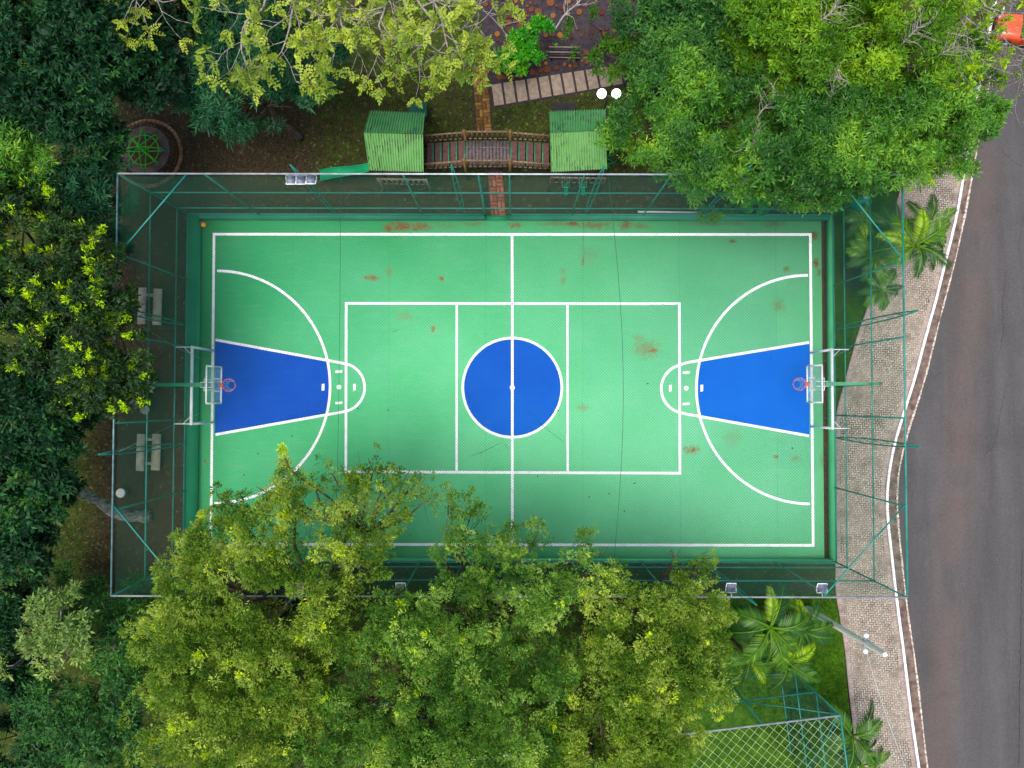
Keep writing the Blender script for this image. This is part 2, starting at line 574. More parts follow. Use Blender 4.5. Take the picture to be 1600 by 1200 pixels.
def court_paint(name, c1, c2, f1, f2, c3, stained=True, panel=True):
    n = NT(name)
    P = n.pos()
    x, y, z = n.sep(P)
    big = n.noise(P, 0.28, 4, 0.55)
    fine = n.noise(P, 22.0, 4, 0.7)
    shaded_paint = n.mix(n.mapr(big, 0.33, 0.67), c1, c2)
    lit_paint = n.mix(n.mapr(big, 0.33, 0.67), f1, f2)
    # light put into the colour: paint brightens towards the open side, with noise
    side_light = n.math('ADD', n.mapr(x, -17.0, 15.0, 0.0, 1.0), n.math('MULTIPLY', n.math('SUBTRACT', n.noise(P, 0.16, 3, 0.5), 0.5), 0.7))
    side_light = n.math('ADD', side_light, n.mapr(y, 7.0, -4.0, -0.05, 0.08), clamp=True)
    c = n.mix(side_light, shaded_paint, lit_paint)
    if panel:
        cx = n.math('FLOOR', n.math('DIVIDE', n.math('SUBTRACT', x, 3.78), 5.22))
        cy = n.math('FLOOR', n.math('DIVIDE', n.math('SUBTRACT', y, 0.1), 4.45))
        wn_ = n.t.nodes.new('ShaderNodeTexWhiteNoise')
        wn_.noise_dimensions = '2D'
        n.link(n.comb(cx, cy, 0.0), wn_.inputs['Vector'])
        c = n.mix(n.mapr(wn_.outputs['Value'], 0, 1, 0.0, 0.22), c, c3)
        jx = n.math('ABSOLUTE', n.math('SUBTRACT', n.math('FRACT', n.math('DIVIDE', n.math('SUBTRACT', x, 3.78), 5.22)), 0.5))
        j = n.mapr(jx, 0.4965, 0.4985)
        c = n.mix(n.math('MULTIPLY', j, 0.35), c, (0.05, 0.25, 0.13, 1))
    v = n.mapr(fine, 0.3, 0.7, 0.92, 1.08)
    c = n.mix(1.0, c, n.comb(v, v, v), 'MULTIPLY')
    st = n.mapr(n.noise(n.pos((1.0, 5.0, 1.0)), 0.9, 6, 0.7), 0.5, 0.72)
    c = n.mix(n.math('MULTIPLY', st, 0.16), c, (0.30, 0.55, 0.36, 1) if stained else (0.02, 0.17, 0.5, 1))
    bl = n.mapr(n.noise(P, 0.55, 6, 0.75), 0.55, 0.68)
    c = n.mix(n.math('MULTIPLY', bl, 0.16), c, (0.16, 0.40, 0.20, 1) if stained else (0.01, 0.12, 0.30, 1))
    sc = n.mapr(n.noise(P, 3.0, 6, 0.7), 0.56, 0.75)
    c = n.mix(n.math('MULTIPLY', sc, 0.22), c, (0.13, 0.33, 0.13, 1) if stained else (0.01, 0.12, 0.30, 1))
    if stained:
        nz = n.noise(P, 5.0, 6, 0.75)
        nd = n.math('MULTIPLY', n.math('SUBTRACT', nz, 0.5), 4.2)
        acc = None
        for (px, py, rx, ry, k) in STAINS:
            q = g(px, py, 0)
            u = n.math('DIVIDE', n.math('SUBTRACT', x, float(q[0])), rx * mpx(0))
            w = n.math('DIVIDE', n.math('SUBTRACT', y, float(q[1])), ry * mpx(0))
            d = n.math('SQRT', n.math('ADD', n.math('MULTIPLY', u, u), n.math('MULTIPLY', w, w)))
            d = n.math('ADD', d, nd)
            mk = n.mapr(d, 0.25, 1.25, k, 0.0)
            acc = mk if acc is None else n.math('MAXIMUM', acc, mk)
        rust = n.mix(n.mapr(n.noise(P, 9.0, 4), 0.4, 0.62), (0.33, 0.085, 0.03, 1), (0.24, 0.20, 0.08, 1))
        c = n.mix(n.math('MULTIPLY', acc, 1.0), c, rust)
    return n.fin(c, 0.7, 0, 0.12)


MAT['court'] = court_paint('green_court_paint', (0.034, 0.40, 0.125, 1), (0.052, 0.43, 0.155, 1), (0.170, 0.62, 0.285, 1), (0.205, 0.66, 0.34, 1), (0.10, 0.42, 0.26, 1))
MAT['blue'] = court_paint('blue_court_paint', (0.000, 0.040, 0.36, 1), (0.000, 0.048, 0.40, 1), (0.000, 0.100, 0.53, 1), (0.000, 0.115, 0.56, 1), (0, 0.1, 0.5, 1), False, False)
def wallpaint(name, k1, k2):
    n = NT(name)
    P = n.pos()
    c = n.mix(n.mapr(n.noise(P, 0.8, 5), 0.35, 0.65), k1, k2)
    c = n.mix(n.mapr(n.noise(P, 5.0, 6, 0.75), 0.6, 0.75, 0, 0.3), c, (0.10, 0.17, 0.06, 1))
    return n.fin(c, 0.65, 0, 0.3)


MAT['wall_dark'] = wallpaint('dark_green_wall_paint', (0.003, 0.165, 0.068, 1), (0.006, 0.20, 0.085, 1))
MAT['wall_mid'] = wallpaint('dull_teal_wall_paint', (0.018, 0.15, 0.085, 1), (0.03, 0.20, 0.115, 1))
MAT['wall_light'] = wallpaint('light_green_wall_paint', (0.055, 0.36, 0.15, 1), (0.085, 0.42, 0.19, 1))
n = NT('drain_dirt')
P = n.pos()
MAT['drain'] = n.fin(n.mix(n.mapr(n.noise(P, 6.0, 5, 0.7), 0.35, 0.65), lin(48, 28, 26), lin(92, 52, 44)), 0.95, 0, 0.1)

# corrugated green roofs with dark lichen in the valleys
for rname, rc1, rc2 in (('roof', (0.150, 0.36, 0.105, 1), (0.195, 0.42, 0.15, 1)), ('roof_shade', (0.055, 0.235, 0.075, 1), (0.085, 0.285, 0.10, 1))):  # second, darker copy paints the shade of the north slopes into the green
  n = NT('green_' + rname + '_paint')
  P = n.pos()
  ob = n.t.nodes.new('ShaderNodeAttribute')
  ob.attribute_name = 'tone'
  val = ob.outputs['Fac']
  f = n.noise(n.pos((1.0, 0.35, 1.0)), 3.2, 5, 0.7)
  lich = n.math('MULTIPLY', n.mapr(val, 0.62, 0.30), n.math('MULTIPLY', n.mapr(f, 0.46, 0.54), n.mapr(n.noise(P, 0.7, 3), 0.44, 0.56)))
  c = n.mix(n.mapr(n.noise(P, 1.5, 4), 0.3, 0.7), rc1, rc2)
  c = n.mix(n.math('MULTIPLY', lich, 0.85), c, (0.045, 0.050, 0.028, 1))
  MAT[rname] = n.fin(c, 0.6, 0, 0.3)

n = NT('cut_log_end')
tc = n.t.nodes.new('ShaderNodeTexCoord').outputs['Object']
wv = n.t.nodes.new('ShaderNodeTexWave')
wv.wave_type = 'RINGS'
wv.rings_direction = 'Z'
wv.inputs['Scale'].default_value = 7.0
wv.inputs['Distortion'].default_value = 2.0
wv.inputs['Detail'].default_value = 3.0
n.link(tc, wv.inputs['Vector'])
rr = n.rnd()
base = n.ramp(rr, [(0.0, lin(72, 40, 32)), (0.4, lin(96, 58, 40)), (0.75, lin(122, 78, 44)), (1.0, lin(150, 102, 50))])
MAT['log'] = n.fin(n.mix(n.math('MULTIPLY', wv.outputs['Fac'], 0.45), base, (0.03, 0.015, 0.01, 1)), 0.9, 0, 0.1)
MAT['dark_soil'] = mottled('dark_wet_soil', lin(40, 34, 40), lin(62, 52, 58), 5.0, 0.9, bump=0.4)

n = NT('clear_backboard')
n.fin((0.35, 0.62, 0.62, 1), 0.08, 0, 0.5)
n.b.inputs['Alpha'].default_value = 0.28
MAT['glass'] = n.m
n = NT('glowing_globe')
n.fin((0.9, 0.9, 0.9, 1), 0.4)
n.b.inputs['Emission Color'].default_value = (1.0, 0.98, 0.97, 1)
n.b.inputs['Emission Strength'].default_value = 2.0
MAT['globe'] = n.m

BARK = {'grey': bark_mat('pale_grey_bark', lin(116, 108, 100), lin(168, 160, 154)),
        'brown': bark_mat('brown_bark', lin(62, 50, 40), lin(110, 94, 78)),
        'mottled': bark_mat('mottled_bark', lin(40, 40, 34), lin(190, 186, 174), 5.0),
        'dark': bark_mat('dark_bark', lin(48, 42, 38), lin(92, 82, 74))}

# ------------------------------------------------------------------ ground, lawns, road, pavement
o = Mesh().sheet([(-1800, -1800), (1800, -1800), (1800, 1800), (-1800, 1800)], GZ - 0.02).obj('ground', MAT['ground'])
tag(o, kind='structure')

KERB = [(1575, -110), (1556, 0), (1546, 50), (1524, 170), (1503, 290), (1497, 330), (1477, 410), (1460, 480), (1445, 530), (1433, 580), (1421, 620), (1410, 650), (1397, 695), (1388, 740), (1385, 780),
        (1387, 815), (1393, 860), (1398, 910), (1404, 960), (1411, 1010), (1417, 1060), (1424, 1120), (1430, 1160), (1436, 1200), (1452, 1320)]
GUT = [(1592, -110), (1572, 0), (1561, 50), (1539, 170), (1517, 290), (1510, 330), (1493, 410), (1474, 480), (1459, 540), (1447, 590), (1436, 625), (1424, 660), (1411, 705), (1403, 745), (1402, 785),
       (1404, 820), (1409, 868), (1414, 915), (1420, 965), (1428, 1015), (1434, 1060), (1441, 1120), (1445, 1160), (1450, 1200), (1466, 1320)]
kerb_w = np.array([g(a, b, GZ + 0.12) for a, b in KERB])
gut_w = np.array([g(a, b, GZ) for a, b in GUT])


def resample(P, step):
    d = np.concatenate([[0], np.cumsum(np.linalg.norm(np.diff(P, axis=0), axis=1))])
    s = np.arange(0, d[-1], step)
    return np.stack([np.interp(s, d, P[:, i]) for i in range(3)], 1)


def smooth(P, it=3):
    P = P.copy()
    for _ in range(it):
        P[1:-1] = 0.25 * P[:-2] + 0.5 * P[1:-1] + 0.25 * P[2:]
    return P


kerb_c = smooth(resample(kerb_w, 0.5), 4)
gut_c = smooth(resample(gut_w, 0.5), 4)


def x_at(P, y):
    o_ = np.argsort(P[:, 1])
    return np.interp(y, P[o_, 1], P[o_, 0])


ys = np.arange(34, -36, -0.5)
m = Mesh()
V = []
for yy in ys:
    V += [[x_at(gut_c, yy), yy, GZ], [80, yy, GZ]]
m.add(V, [[2 * i, 2 * i + 2, 2 * i + 3, 2 * i + 1] for i in range(len(ys) - 1)])
road = tag(m.obj('road', MAT['asphalt']), kind='structure')

m = Mesh()
V = []
for yy in ys:
    V += [[x_at(kerb_c, yy) - 0.05, yy, GZ + 0.012], [x_at(gut_c, yy) + 0.02, yy, GZ + 0.006]]
m.add(V, [[2 * i, 2 * i + 2, 2 * i + 3, 2 * i + 1] for i in range(len(ys) - 1)])
gutter = tag(m.obj('gutter', MAT['gutter']), kind='structure')
m = Mesh()
V = []
for k, yy in enumerate(np.arange(34, -36, -0.12)):
    w_e = (0.8 * w_e + 0.2 * RNG.normal(0.045, 0.035)) if k else 0.05
    w = min(max(w_e, 0.012), 0.085)
    xc = x_at(gut_c, yy) - 0.03
    V += [[xc - w, yy, GZ + 0.016], [xc + w, yy, GZ + 0.016]]
m.add(V, [[2 * i, 2 * i + 2, 2 * i + 3, 2 * i + 1] for i in range(len(V) // 2 - 1)])
m.obj('gutter_edge', MAT['lip'], gutter)

# cracks in the asphalt: thin crooked seams
def crack(pts, w, z, parent, name='crack'):
    W = np.array([g(a, b, GZ) for a, b in pts])
    R = resample(W, 0.12)
    R[:, :2] += RNG.normal(0, 0.022, (len(R), 2))
    m = Mesh()
    V = []
    for i, p in enumerate(R):
        t = R[min(i + 1, len(R) - 1)] - R[max(i - 1, 0)]
        nrm = np.array([-t[1], t[0], 0]) / max(np.linalg.norm(t[:2]), 1e-6)
        ww = w * (0.5 + RNG.random()) * 0.5
        V += [[*(p - nrm * ww)[:2], z], [*(p + nrm * ww)[:2], z]]
    m.add(V, [[2 * i, 2 * i + 1, 2 * i + 3, 2 * i + 2] for i in range(len(R) - 1)])
    return m.obj(name, MAT['asphalt_crack'], parent)


crack([(1573, 600), (1562, 650), (1557, 680), (1551, 700), (1536, 712)], 0.016, GZ + 0.004, road)
crack([(1572, 425), (1566, 470), (1568, 510), (1563, 545), (1557, 560)], 0.016, GZ + 0.004, road)
crack([(1597, 860), (1595, 980), (1593, 1090), (1592, 1200)], 0.03, GZ + 0.004, road)
crack([(1600, 330), (1592, 380), (1596, 420)], 0.014, GZ + 0.004, road)
crack([(1560, 230), (1580, 250), (1600, 262)], 0.014, GZ + 0.004, road)

# kerb stones about a metre long, painted white
kerb = tag(bpy.data.objects.new('kerb', None), kind='structure')
COL.objects.link(kerb)
st = resample(kerb_c, 1.02)
for a, b in zip(st[:-1], st[1:]):
    d = (b - a)[:2]
    L = float(np.linalg.norm(d))
    d = d / L
    nr = np.array([-d[1], d[0]])
    a2, b2 = a[:2] + d * 0.012, b[:2] - d * 0.012
    bt = [[*(a2 - nr * .075), GZ - .05], [*(b2 - nr * .075), GZ - .05], [*(b2 + nr * .075), GZ - .05], [*(a2 + nr * .075), GZ - .05]]
    dz = random.uniform(-.006, .006)
    tp = [[*(a2 - nr * .062), GZ + .13 + dz], [*(b2 - nr * .062), GZ + .13 + dz], [*(b2 + nr * .066), GZ + .13 + dz], [*(a2 + nr * .066), GZ + .13 + dz]]
    Mesh().hexa(np.array(bt), np.array(tp)).obj('kerb_stone', MAT['kerb'], kerb)

# brick pavement between the lawn strip and the kerb
INN = [(1415, 200), (1408, 290), (1392, 340), (1381, 380), (1368, 430), (1355, 480), (1342, 512), (1331, 550), (1320, 592), (1311, 625), (1304, 645), (1304, 880), (1304, 925), (1312, 968), (1320, 1020), (1325, 1080), (1331, 1130), (1337, 1200), (1350, 1320)]
inn_w = smooth(resample(np.array([g(a, b, GZ) for a, b in INN]), 0.4), 2)
PZ = GZ + 0.10
ya, yb = float(inn_w[:, 1].max()), float(inn_w[:, 1].min())
m = Mesh()
V = []
yl = np.arange(ya, yb, -0.4)
for yy in yl:
    V += [[x_at(inn_w, yy), yy, PZ - 0.022], [x_at(kerb_c, yy) - 0.06, yy, PZ - 0.022]]
m.add(V, [[2 * i, 2 * i + 2, 2 * i + 3, 2 * i + 1] for i in range(len(yl) - 1)])
for yy0, yy1 in ((ya, yb),):
    W = [[x_at(inn_w, yy), yy] for yy in yl]
    m.add([[a, b, PZ - 0.022] for a, b in W] + [[a, b, GZ - 0.03] for a, b in W], [[i, i + 1, i + 1 + len(W), i + len(W)] for i in range(len(W) - 1)])
pavement = tag(m.obj('pavement', MAT['joint']), kind='structure')


def bricks_np(C, ang, L, Wd, H, z, jit=0.003):
    """loose paving bricks as bevel-topped boxes without undersides"""
    n_ = len(C)
    hx, hy = L / 2, Wd / 2
    b = 0.012
    base = np.array([[-hx, -hy, -H], [hx, -hy, -H], [hx, hy, -H], [-hx, hy, -H], [-hx + b, -hy + b, 0], [hx - b, -hy + b, 0], [hx - b, hy - b, 0], [-hx + b, hy - b, 0]])
    a = ang + RNG.normal(0, 0.015, n_)
    ca, sa = np.cos(a), np.sin(a)
    V = np.empty((n_, 8, 3))
    V[:, :, 0] = C[:, 0:1] + base[None, :, 0] * ca[:, None] - base[None, :, 1] * sa[:, None]
    V[:, :, 1] = C[:, 1:2] + base[None, :, 0] * sa[:, None] + base[None, :, 1] * ca[:, None]
    V[:, :, 2] = z + base[None, :, 2] + RNG.normal(0, jit, n_)[:, None]
    F = np.array([[4, 5, 6, 7], [0, 1, 5, 4], [1, 2, 6, 5], [2, 3, 7, 6], [3, 0, 4, 7]])
    F = (F[None] + (np.arange(n_) * 8)[:, None, None]).reshape(-1, 4)
    return V.reshape(-1, 3), F


PITCH = 0.118
cent, angs = [], []
# 90 degree herringbone: unit steps along the diagonal
for i in range(-130, 280):
    for j in range(-210, 210):
        bx = 14.0 + (i) * PITCH
        by = j * PITCH
        kk = (i - j) % 4
        if kk == 0:
            cent.append((bx + PITCH, by + PITCH / 2))
            angs.append(0.0)
        elif kk == 2:
            cent.append((bx + PITCH / 2, by))
            angs.append(PI / 2)
cent = np.array(cent)
angs = np.array(angs)
rot = math.radians(2.0)
c0 = np.array([18.0, 0.0])
cr = cent - c0
cent = np.stack([cr[:, 0] * math.cos(rot) - cr[:, 1] * math.sin(rot), cr[:, 0] * math.sin(rot) + cr[:, 1] * math.cos(rot)], 1) + c0
angs = angs + rot
xi = x_at(inn_w, cent[:, 1])
xk = x_at(kerb_c, cent[:, 1])
keep = (cent[:, 0] > xi + 0.17) & (cent[:, 0] < xk - 0.25) & (cent[:, 1] < ya - .2) & (cent[:, 1] > yb + .2)
# inside the fenced bay there is no inner edging, the bricks run to the wall
m = Mesh()
m.add(*bricks_np(cent[keep], angs[keep], 0.217, 0.100, 0.03, PZ))
o = m.obj('paving_bricks', MAT['paver'], pavement)
o['kind'] = 'stuff'
m = Mesh()
for P_, off, lo in ((kerb_c, -0.21, None), (inn_w, 0.13, None)):
    R_ = resample(P_, 0.108)
    R_ = R_[(R_[:, 1] < ya - .1) & (R_[:, 1] > yb + .1)]
    T_ = np.gradient(R_, axis=0)
    a_ = np.arctan2(T_[:, 1], T_[:, 0]) + PI / 2
    C_ = R_[:, :2] + np.array([off, 0])
    m.add(*bricks_np(C_, a_, 0.24, 0.098, 0.03, PZ + 0.010))
o = m.obj('edging_bricks', MAT['edge_paver'], pavement)
o['kind'] = 'stuff'

# lawns
def poly_w(pts, h):
    return [g(a, b, h) for a, b in pts]


def lawn(pts, z):
    m = Mesh()
    m.sheet(poly_w(pts, z))
    return tag(m.obj('lawn', MAT['lawn']), kind='structure')


LAWN_A = [(1304, 300), (1400, 290), (1390, 340), (1379, 380), (1366, 430), (1353, 480), (1340, 512), (1329, 550), (1318, 592), (1309, 625), (1304, 650)]
LAWN_B = [(1120, 930), (1303, 926), (1311, 968), (1319, 1020), (1324, 1080), (1330, 1130), (1336, 1200), (1340, 1250), (1290, 1250), (1100, 1040)]
lawn(LAWN_A, GZ + 0.006)
lawn(LAWN_B, GZ + 0.006)
lawn([(700, 1050), (1240, 1036), (1262, 1250), (700, 1250)], GZ + 0.010)


def in_poly(pts, poly):
    x_, y_ = pts[:, 0], pts[:, 1]
    res = np.zeros(len(pts), bool)
    j = len(poly) - 1
    for i in range(len(poly)):
        xi_, yi_, xj_, yj_ = poly[i][0], poly[i][1], poly[j][0], poly[j][1]
        c_ = ((yi_ > y_) != (yj_ > y_)) & (x_ < (xj_ - xi_) * (y_ - yi_) / (yj_ - yi_ + 1e-12) + xi_)
        res ^= c_
        j = i
    return res


def scatter(poly, n_):
    P_ = np.array([[p[0], p[1]] for p in poly])
    lo, hi = P_.min(0), P_.max(0)
    Q_ = RNG.random((int(n_ * 2.2), 2)) * (hi - lo) + lo
    Q_ = Q_[in_poly(Q_, P_)]
    return Q_[:n_]


# ------------------------------------------------------------------ foliage machinery
def unit(v):
    return v / np.maximum(np.linalg.norm(v, axis=-1, keepdims=True), 1e-9)


def leaf_quads(m, P, D, up, L, W, tone, fold=0.15, broad=0.5):
    n_ = len(P)
    S = unit(np.cross(D, up))
    Nn = np.cross(S, D)
    L = np.broadcast_to(L, (n_,))[:, None]
    W = np.broadcast_to(W, (n_,))[:, None]
    mid = P + D * L * broad
    V = np.stack([P, mid + S * W * .5 + Nn * W * fold, P + D * L - Nn * L * 0.08, mid - S * W * .5 + Nn * W * fold], 1)
    F = (np.array([[0, 1, 2, 3]])[None] + (np.arange(n_) * 4)[:, None, None]).reshape(-1, 4)
    m.add(V.reshape(-1, 3), F, np.repeat(tone, 4))


_perm = np.random.default_rng(3).random((32, 32, 32))


def vnoise(P, s):
    Q = P * s
    i = np.floor(Q).astype(int)
    f = Q - i
    f = f * f * (3 - 2 * f)
    r = 0
    for dx in (0, 1):
        for dy in (0, 1):
            for dz in (0, 1):
                w = (f[:, 0] if dx else 1 - f[:, 0]) * (f[:, 1] if dy else 1 - f[:, 1]) * (f[:, 2] if dz else 1 - f[:, 2])
                r = r + w * _perm[(i[:, 0] + dx) % 32, (i[:, 1] + dy) % 32, (i[:, 2] + dz) % 32]
    return r


def rosettes(m, C, A, tone, n_leaf, L, W, th=(30, 85), droop=0.12, jit=0.25, lw=0.12, broad=0.5, stem=0.0):
    """whorls of leaves round the twig ends C with axes A"""
    n_ = len(C)
    k = n_leaf
    ref = np.where(np.abs(A[:, 2:3]) < 0.9, np.array([[0, 0, 1.0]]), np.array([[1.0, 0, 0]]))
    X = unit(np.cross(A, ref))
    Y = np.cross(A, X)
    ph = RNG.random((n_, 1)) * 2 * PI + np.arange(k)[None] * 2.39996 + RNG.normal(0, .3, (n_, k))
    t = np.linspace(0, 1, k)[None] + RNG.normal(0, .1, (n_, k))
    the = np.radians(th[0] + (th[1] - th[0]) * np.clip(t, 0, 1))
    D = (np.cos(the)[..., None] * A[:, None] + np.sin(the)[..., None] * (np.cos(ph)[..., None] * X[:, None] + np.sin(ph)[..., None] * Y[:, None]))
    D[..., 2] -= droop * RNG.random((n_, k))
    D = unit(D)
    sc = (0.75 + 0.5 * RNG.random((n_, 1))) * (1 + RNG.normal(0, .15, (n_, k)))
    P = C[:, None] - A[:, None] * (t[..., None] * stem) + RNG.normal(0, jit * 0.1, (n_, k, 3)) + D * 0.02
    up = np.broadcast_to(A[:, None] + np.array([0, 0, 0.3]), D.shape)
    tn = np.clip(tone[:, None] + RNG.normal(0, lw, (n_, k)), 0, 1)
    leaf_quads(m, P.reshape(-1, 3), D.reshape(-1, 3), up.reshape(-1, 3), (L * sc).ravel(), (W * sc).ravel(), tn.ravel(), broad=broad)


def puffs(m, C, A, tone, n_leaf, R, L, W, lw=.08, flat=.8):
    """rounded pads of short feathery leaflets at the twig ends"""
    n_, k = len(C), n_leaf
    d = unit(RNG.normal(0, 1, (n_, k, 3)) + A[:, None] * 1.15)
    sc = 0.7 + .6 * RNG.random((n_, 1, 1))
    P = C[:, None] + d * R * sc * (0.55 + .5 * RNG.random((n_, k, 1))) * np.array([1, 1, flat])
    D = unit(d + A[:, None] * .25 + RNG.normal(0, .45, (n_, k, 3)))
    up = np.broadcast_to(A[:, None] + np.array([0, 0, 0.5]), D.shape)
    tn = np.clip(tone[:, None] + RNG.normal(0, lw, (n_, k)), 0, 1)
    s = (0.7 + .6 * RNG.random((n_, k)))
    leaf_quads(m, P.reshape(-1, 3), D.reshape(-1, 3), up.reshape(-1, 3), (L * s).ravel(), (W * s).ravel(), tn.ravel(), broad=.5)


def fronds(m, C, D, tone, L=0.42, ll=0.13, lw=0.05, pairs=6, droop=0.25, tj=0.08):
    """feather leaves: a midrib with leaflets both sides"""
    n_ = len(C)
    up = np.array([[0, 0, 1.0]])
    S = unit(np.cross(D, up + RNG.normal(0, .25, (n_, 3))))
    Nn = np.cross(S, D)
    Ls = L * (0.7 + .6 * RNG.random((n_, 1)))
    for k in range(pairs):
        t = (k + 0.7) / pairs
        B = C + D * Ls * t - np.array([[0, 0, 1.0]]) * (droop * Ls * t * t)
        taper = 0.6 + 0.4 * math.sin(PI * min(1, t * 0.9 + .1))
        for s_ in (-1, 1):
            dd = unit(S * s_ + D * (0.55 + .3 * t) - Nn * 0.1 + RNG.normal(0, .1, (n_, 3)))
            leaf_quads(m, B, dd, Nn, ll * taper * (0.8 + .4 * RNG.random(n_)), lw * (0.8 + .4 * RNG.random(n_)), np.clip(tone + RNG.normal(0, tj, n_), 0, 1))
    leaf_quads(m, C + D * Ls - np.array([[0, 0, 1.0]]) * (droop * Ls), D, Nn, ll, lw, np.clip(tone, 0, 1))


def lobe_points(lobes, dens, hole=0.0, inner=0.3, zmin=-0.25, hs=0.55):
    """twig ends spread over and inside the lobes of a crown"""
    PP, AA = [], []
    subs = []
    for (c, r, rz) in lobes:
        c = np.array(c)
        if r < .55:
            subs.append((c, r, rz))
            continue
        # every bough carries a handful of leaf masses with dark gaps between
        k = 7 if r < 1.2 else 11
        for i in range(k):
            zz = 1 - (i + .5) / k * 1.12
            ph = i * 2.39996 + RNG.random() * .9 + r * 7
            rr = math.sqrt(max(0, 1 - zz * zz))
            d = np.array([rr * math.cos(ph), rr * math.sin(ph), zz])
            f = .68 + .16 * RNG.random()
            rs = r * (.30 + .14 * RNG.random())
            subs.append((c + d * np.array([r, r, rz]) * f + np.array([0, 0, RNG.normal(0, .1) * r]), rs, rs * min(1.0, rz / r + .1)))
        subs.append((c - np.array([0, 0, .15 * rz]), r * .62, rz * .6))
    dens = dens * 1.15
    zmin = max(zmin, -.05)
    for (c, r, rz) in subs:
        n_ = int(dens * 2.6 * PI * r * r)
        d = unit(RNG.normal(0, 1, (int(n_ * 1.9) + 4, 3)))
        d = d[d[:, 2] > zmin][:n_]
        rad = np.where(RNG.random(len(d)) < inner, 0.45 + .4 * RNG.random(len(d)), 0.84 + .22 * RNG.random(len(d)))
        rad = rad * (0.86 + 0.34 * vnoise(d * 1.0 + np.array(c) * 0.37, 2.4))
        P = np.array(c) + d * rad[:, None] * np.array([r, r, rz])
        PP.append(P)
        AA.append(unit(d + np.array([0, 0, 0.45]) + RNG.normal(0, .28, d.shape)))
    P = np.vstack(PP)
    A = np.vstack(AA)
    if hole:
        v = vnoise(P + 7.3, hs) * .6 + vnoise(P, hs * 2.3) * .4
        k = v > hole
        P, A = P[k], A[k]
    return P, A


def lobes_px(lst, flat=0.75):
    return [(g(a[0], a[1], a[3]), a[2] * mpx(a[3]), a[2] * mpx(a[3]) * (a[4] if len(a) > 4 else flat)) for a in lst]


def limb_path(a, b, n_=7, sag=0.08, wob=0.12):
    a, b = np.array(a, float), np.array(b, float)
    L = np.linalg.norm(b - a)
    t = np.linspace(0, 1, n_)[:, None]
    P = a + (b - a) * t
    P += np.sin(PI * t) * np.array([[0, 0, sag * L]])
    w = RNG.normal(0, wob * L * 0.12, (n_, 3))
    w[0] = w[-1] = 0
    w[1:-1] = .5 * w[1:-1] + .25 * w[:-2] + .25 * w[2:]
    return P + w


def wood(m, base, lobes, r0, ends=None, twigs=0, twig_r=0.018, fork=0.45, path=None):
    """trunk from the ground, limbs to every lobe, twigs towards the leaf whorls"""
    cs = np.array([l[0] for l in lobes])
    cen = cs.mean(0)
    if path is None:
        f = np.array([base[0] * (1 - fork) + cen[0] * fork, base[1] * (1 - fork) + cen[1] * fork, base[2] + (cs[:, 2].min() - base[2]) * 0.55])
        tp = limb_path(base, f, 8, 0.0, 0.25)
    else:
        tp = smooth(resample(np.array(path), 0.35), 2)
        tp = np.vstack([tp, np.array(path[-1])])
        f = tp[-1]
    rr_ = np.linspace(r0 * 1.25, r0 * 0.7, len(tp))
    rr_[0] *= 1.35
    m.path(tp, rr_, 9)
    for c, r, rz in lobes:
        e = np.array(c) - np.array([0, 0, rz * 0.05])
        lp = limb_path(f, e, 7, 0.05, 0.5)
        m.path(lp, np.linspace(r0 * 0.42, r0 * 0.10, 7), 6)
        if twigs:
            kk = int(twigs * r * r) + 2
            d = unit(RNG.normal(0, 1, (kk * 3, 3)))
            d = d[d[:, 2] > -0.1][:kk]
            for dd in d:
                s_ = lp[RNG.integers(3, 7)]
                q = np.array(c) + dd * np.array([r, r, rz]) * (0.85 + .25 * RNG.random())
                tw = limb_path(s_, q, 5, 0.06, 0.7)
                m.path(tw, np.linspace(twig_r * 1.6, twig_r * 0.45, 5), 4)


def tree(name, label, group, lobes, leaf, bark, base_px, trunk_r, dens, style, hole=0.3, inner=0.3, twigs=1.5, twig_r=0.016, path=None, cat='tree', flat=0.75, hs=0.55, extra=None, zmin=-0.25, under=False):
    lobes = lobes_px(lobes, flat)
    if under:
        lobes = lobes + [(np.array(c) - np.array([0, 0, 2.0]), r * .95, rz * .45) for c, r, rz in lobes if r > 1.1 and abs(c[1]) > 10.2]
    base = g(base_px[0], base_px[1], GZ - 0.05)
    root = thing(name, label, cat, (base[0], base[1], GZ), group)
    P, A = lobe_points(lobes, dens, hole, inner, zmin, hs)
    wm = Mesh()
    wood(wm, base, lobes, trunk_r, None, twigs, twig_r, path=path)
    wm.obj('trunk', bark, root, smooth=True)
    cm = Mesh()
    style(cm, P, A)
    if extra:
        extra(cm, P, A)
    cm.obj('crown', leaf, root, tone=True)
    return root


def tonefield(P, s=0.9, base=0.45, amp=0.55, rnd=0.12):
    return np.clip(base + amp * (vnoise(P + 31.7, s) - 0.5) + RNG.normal(0, rnd, len(P)), 0, 1)


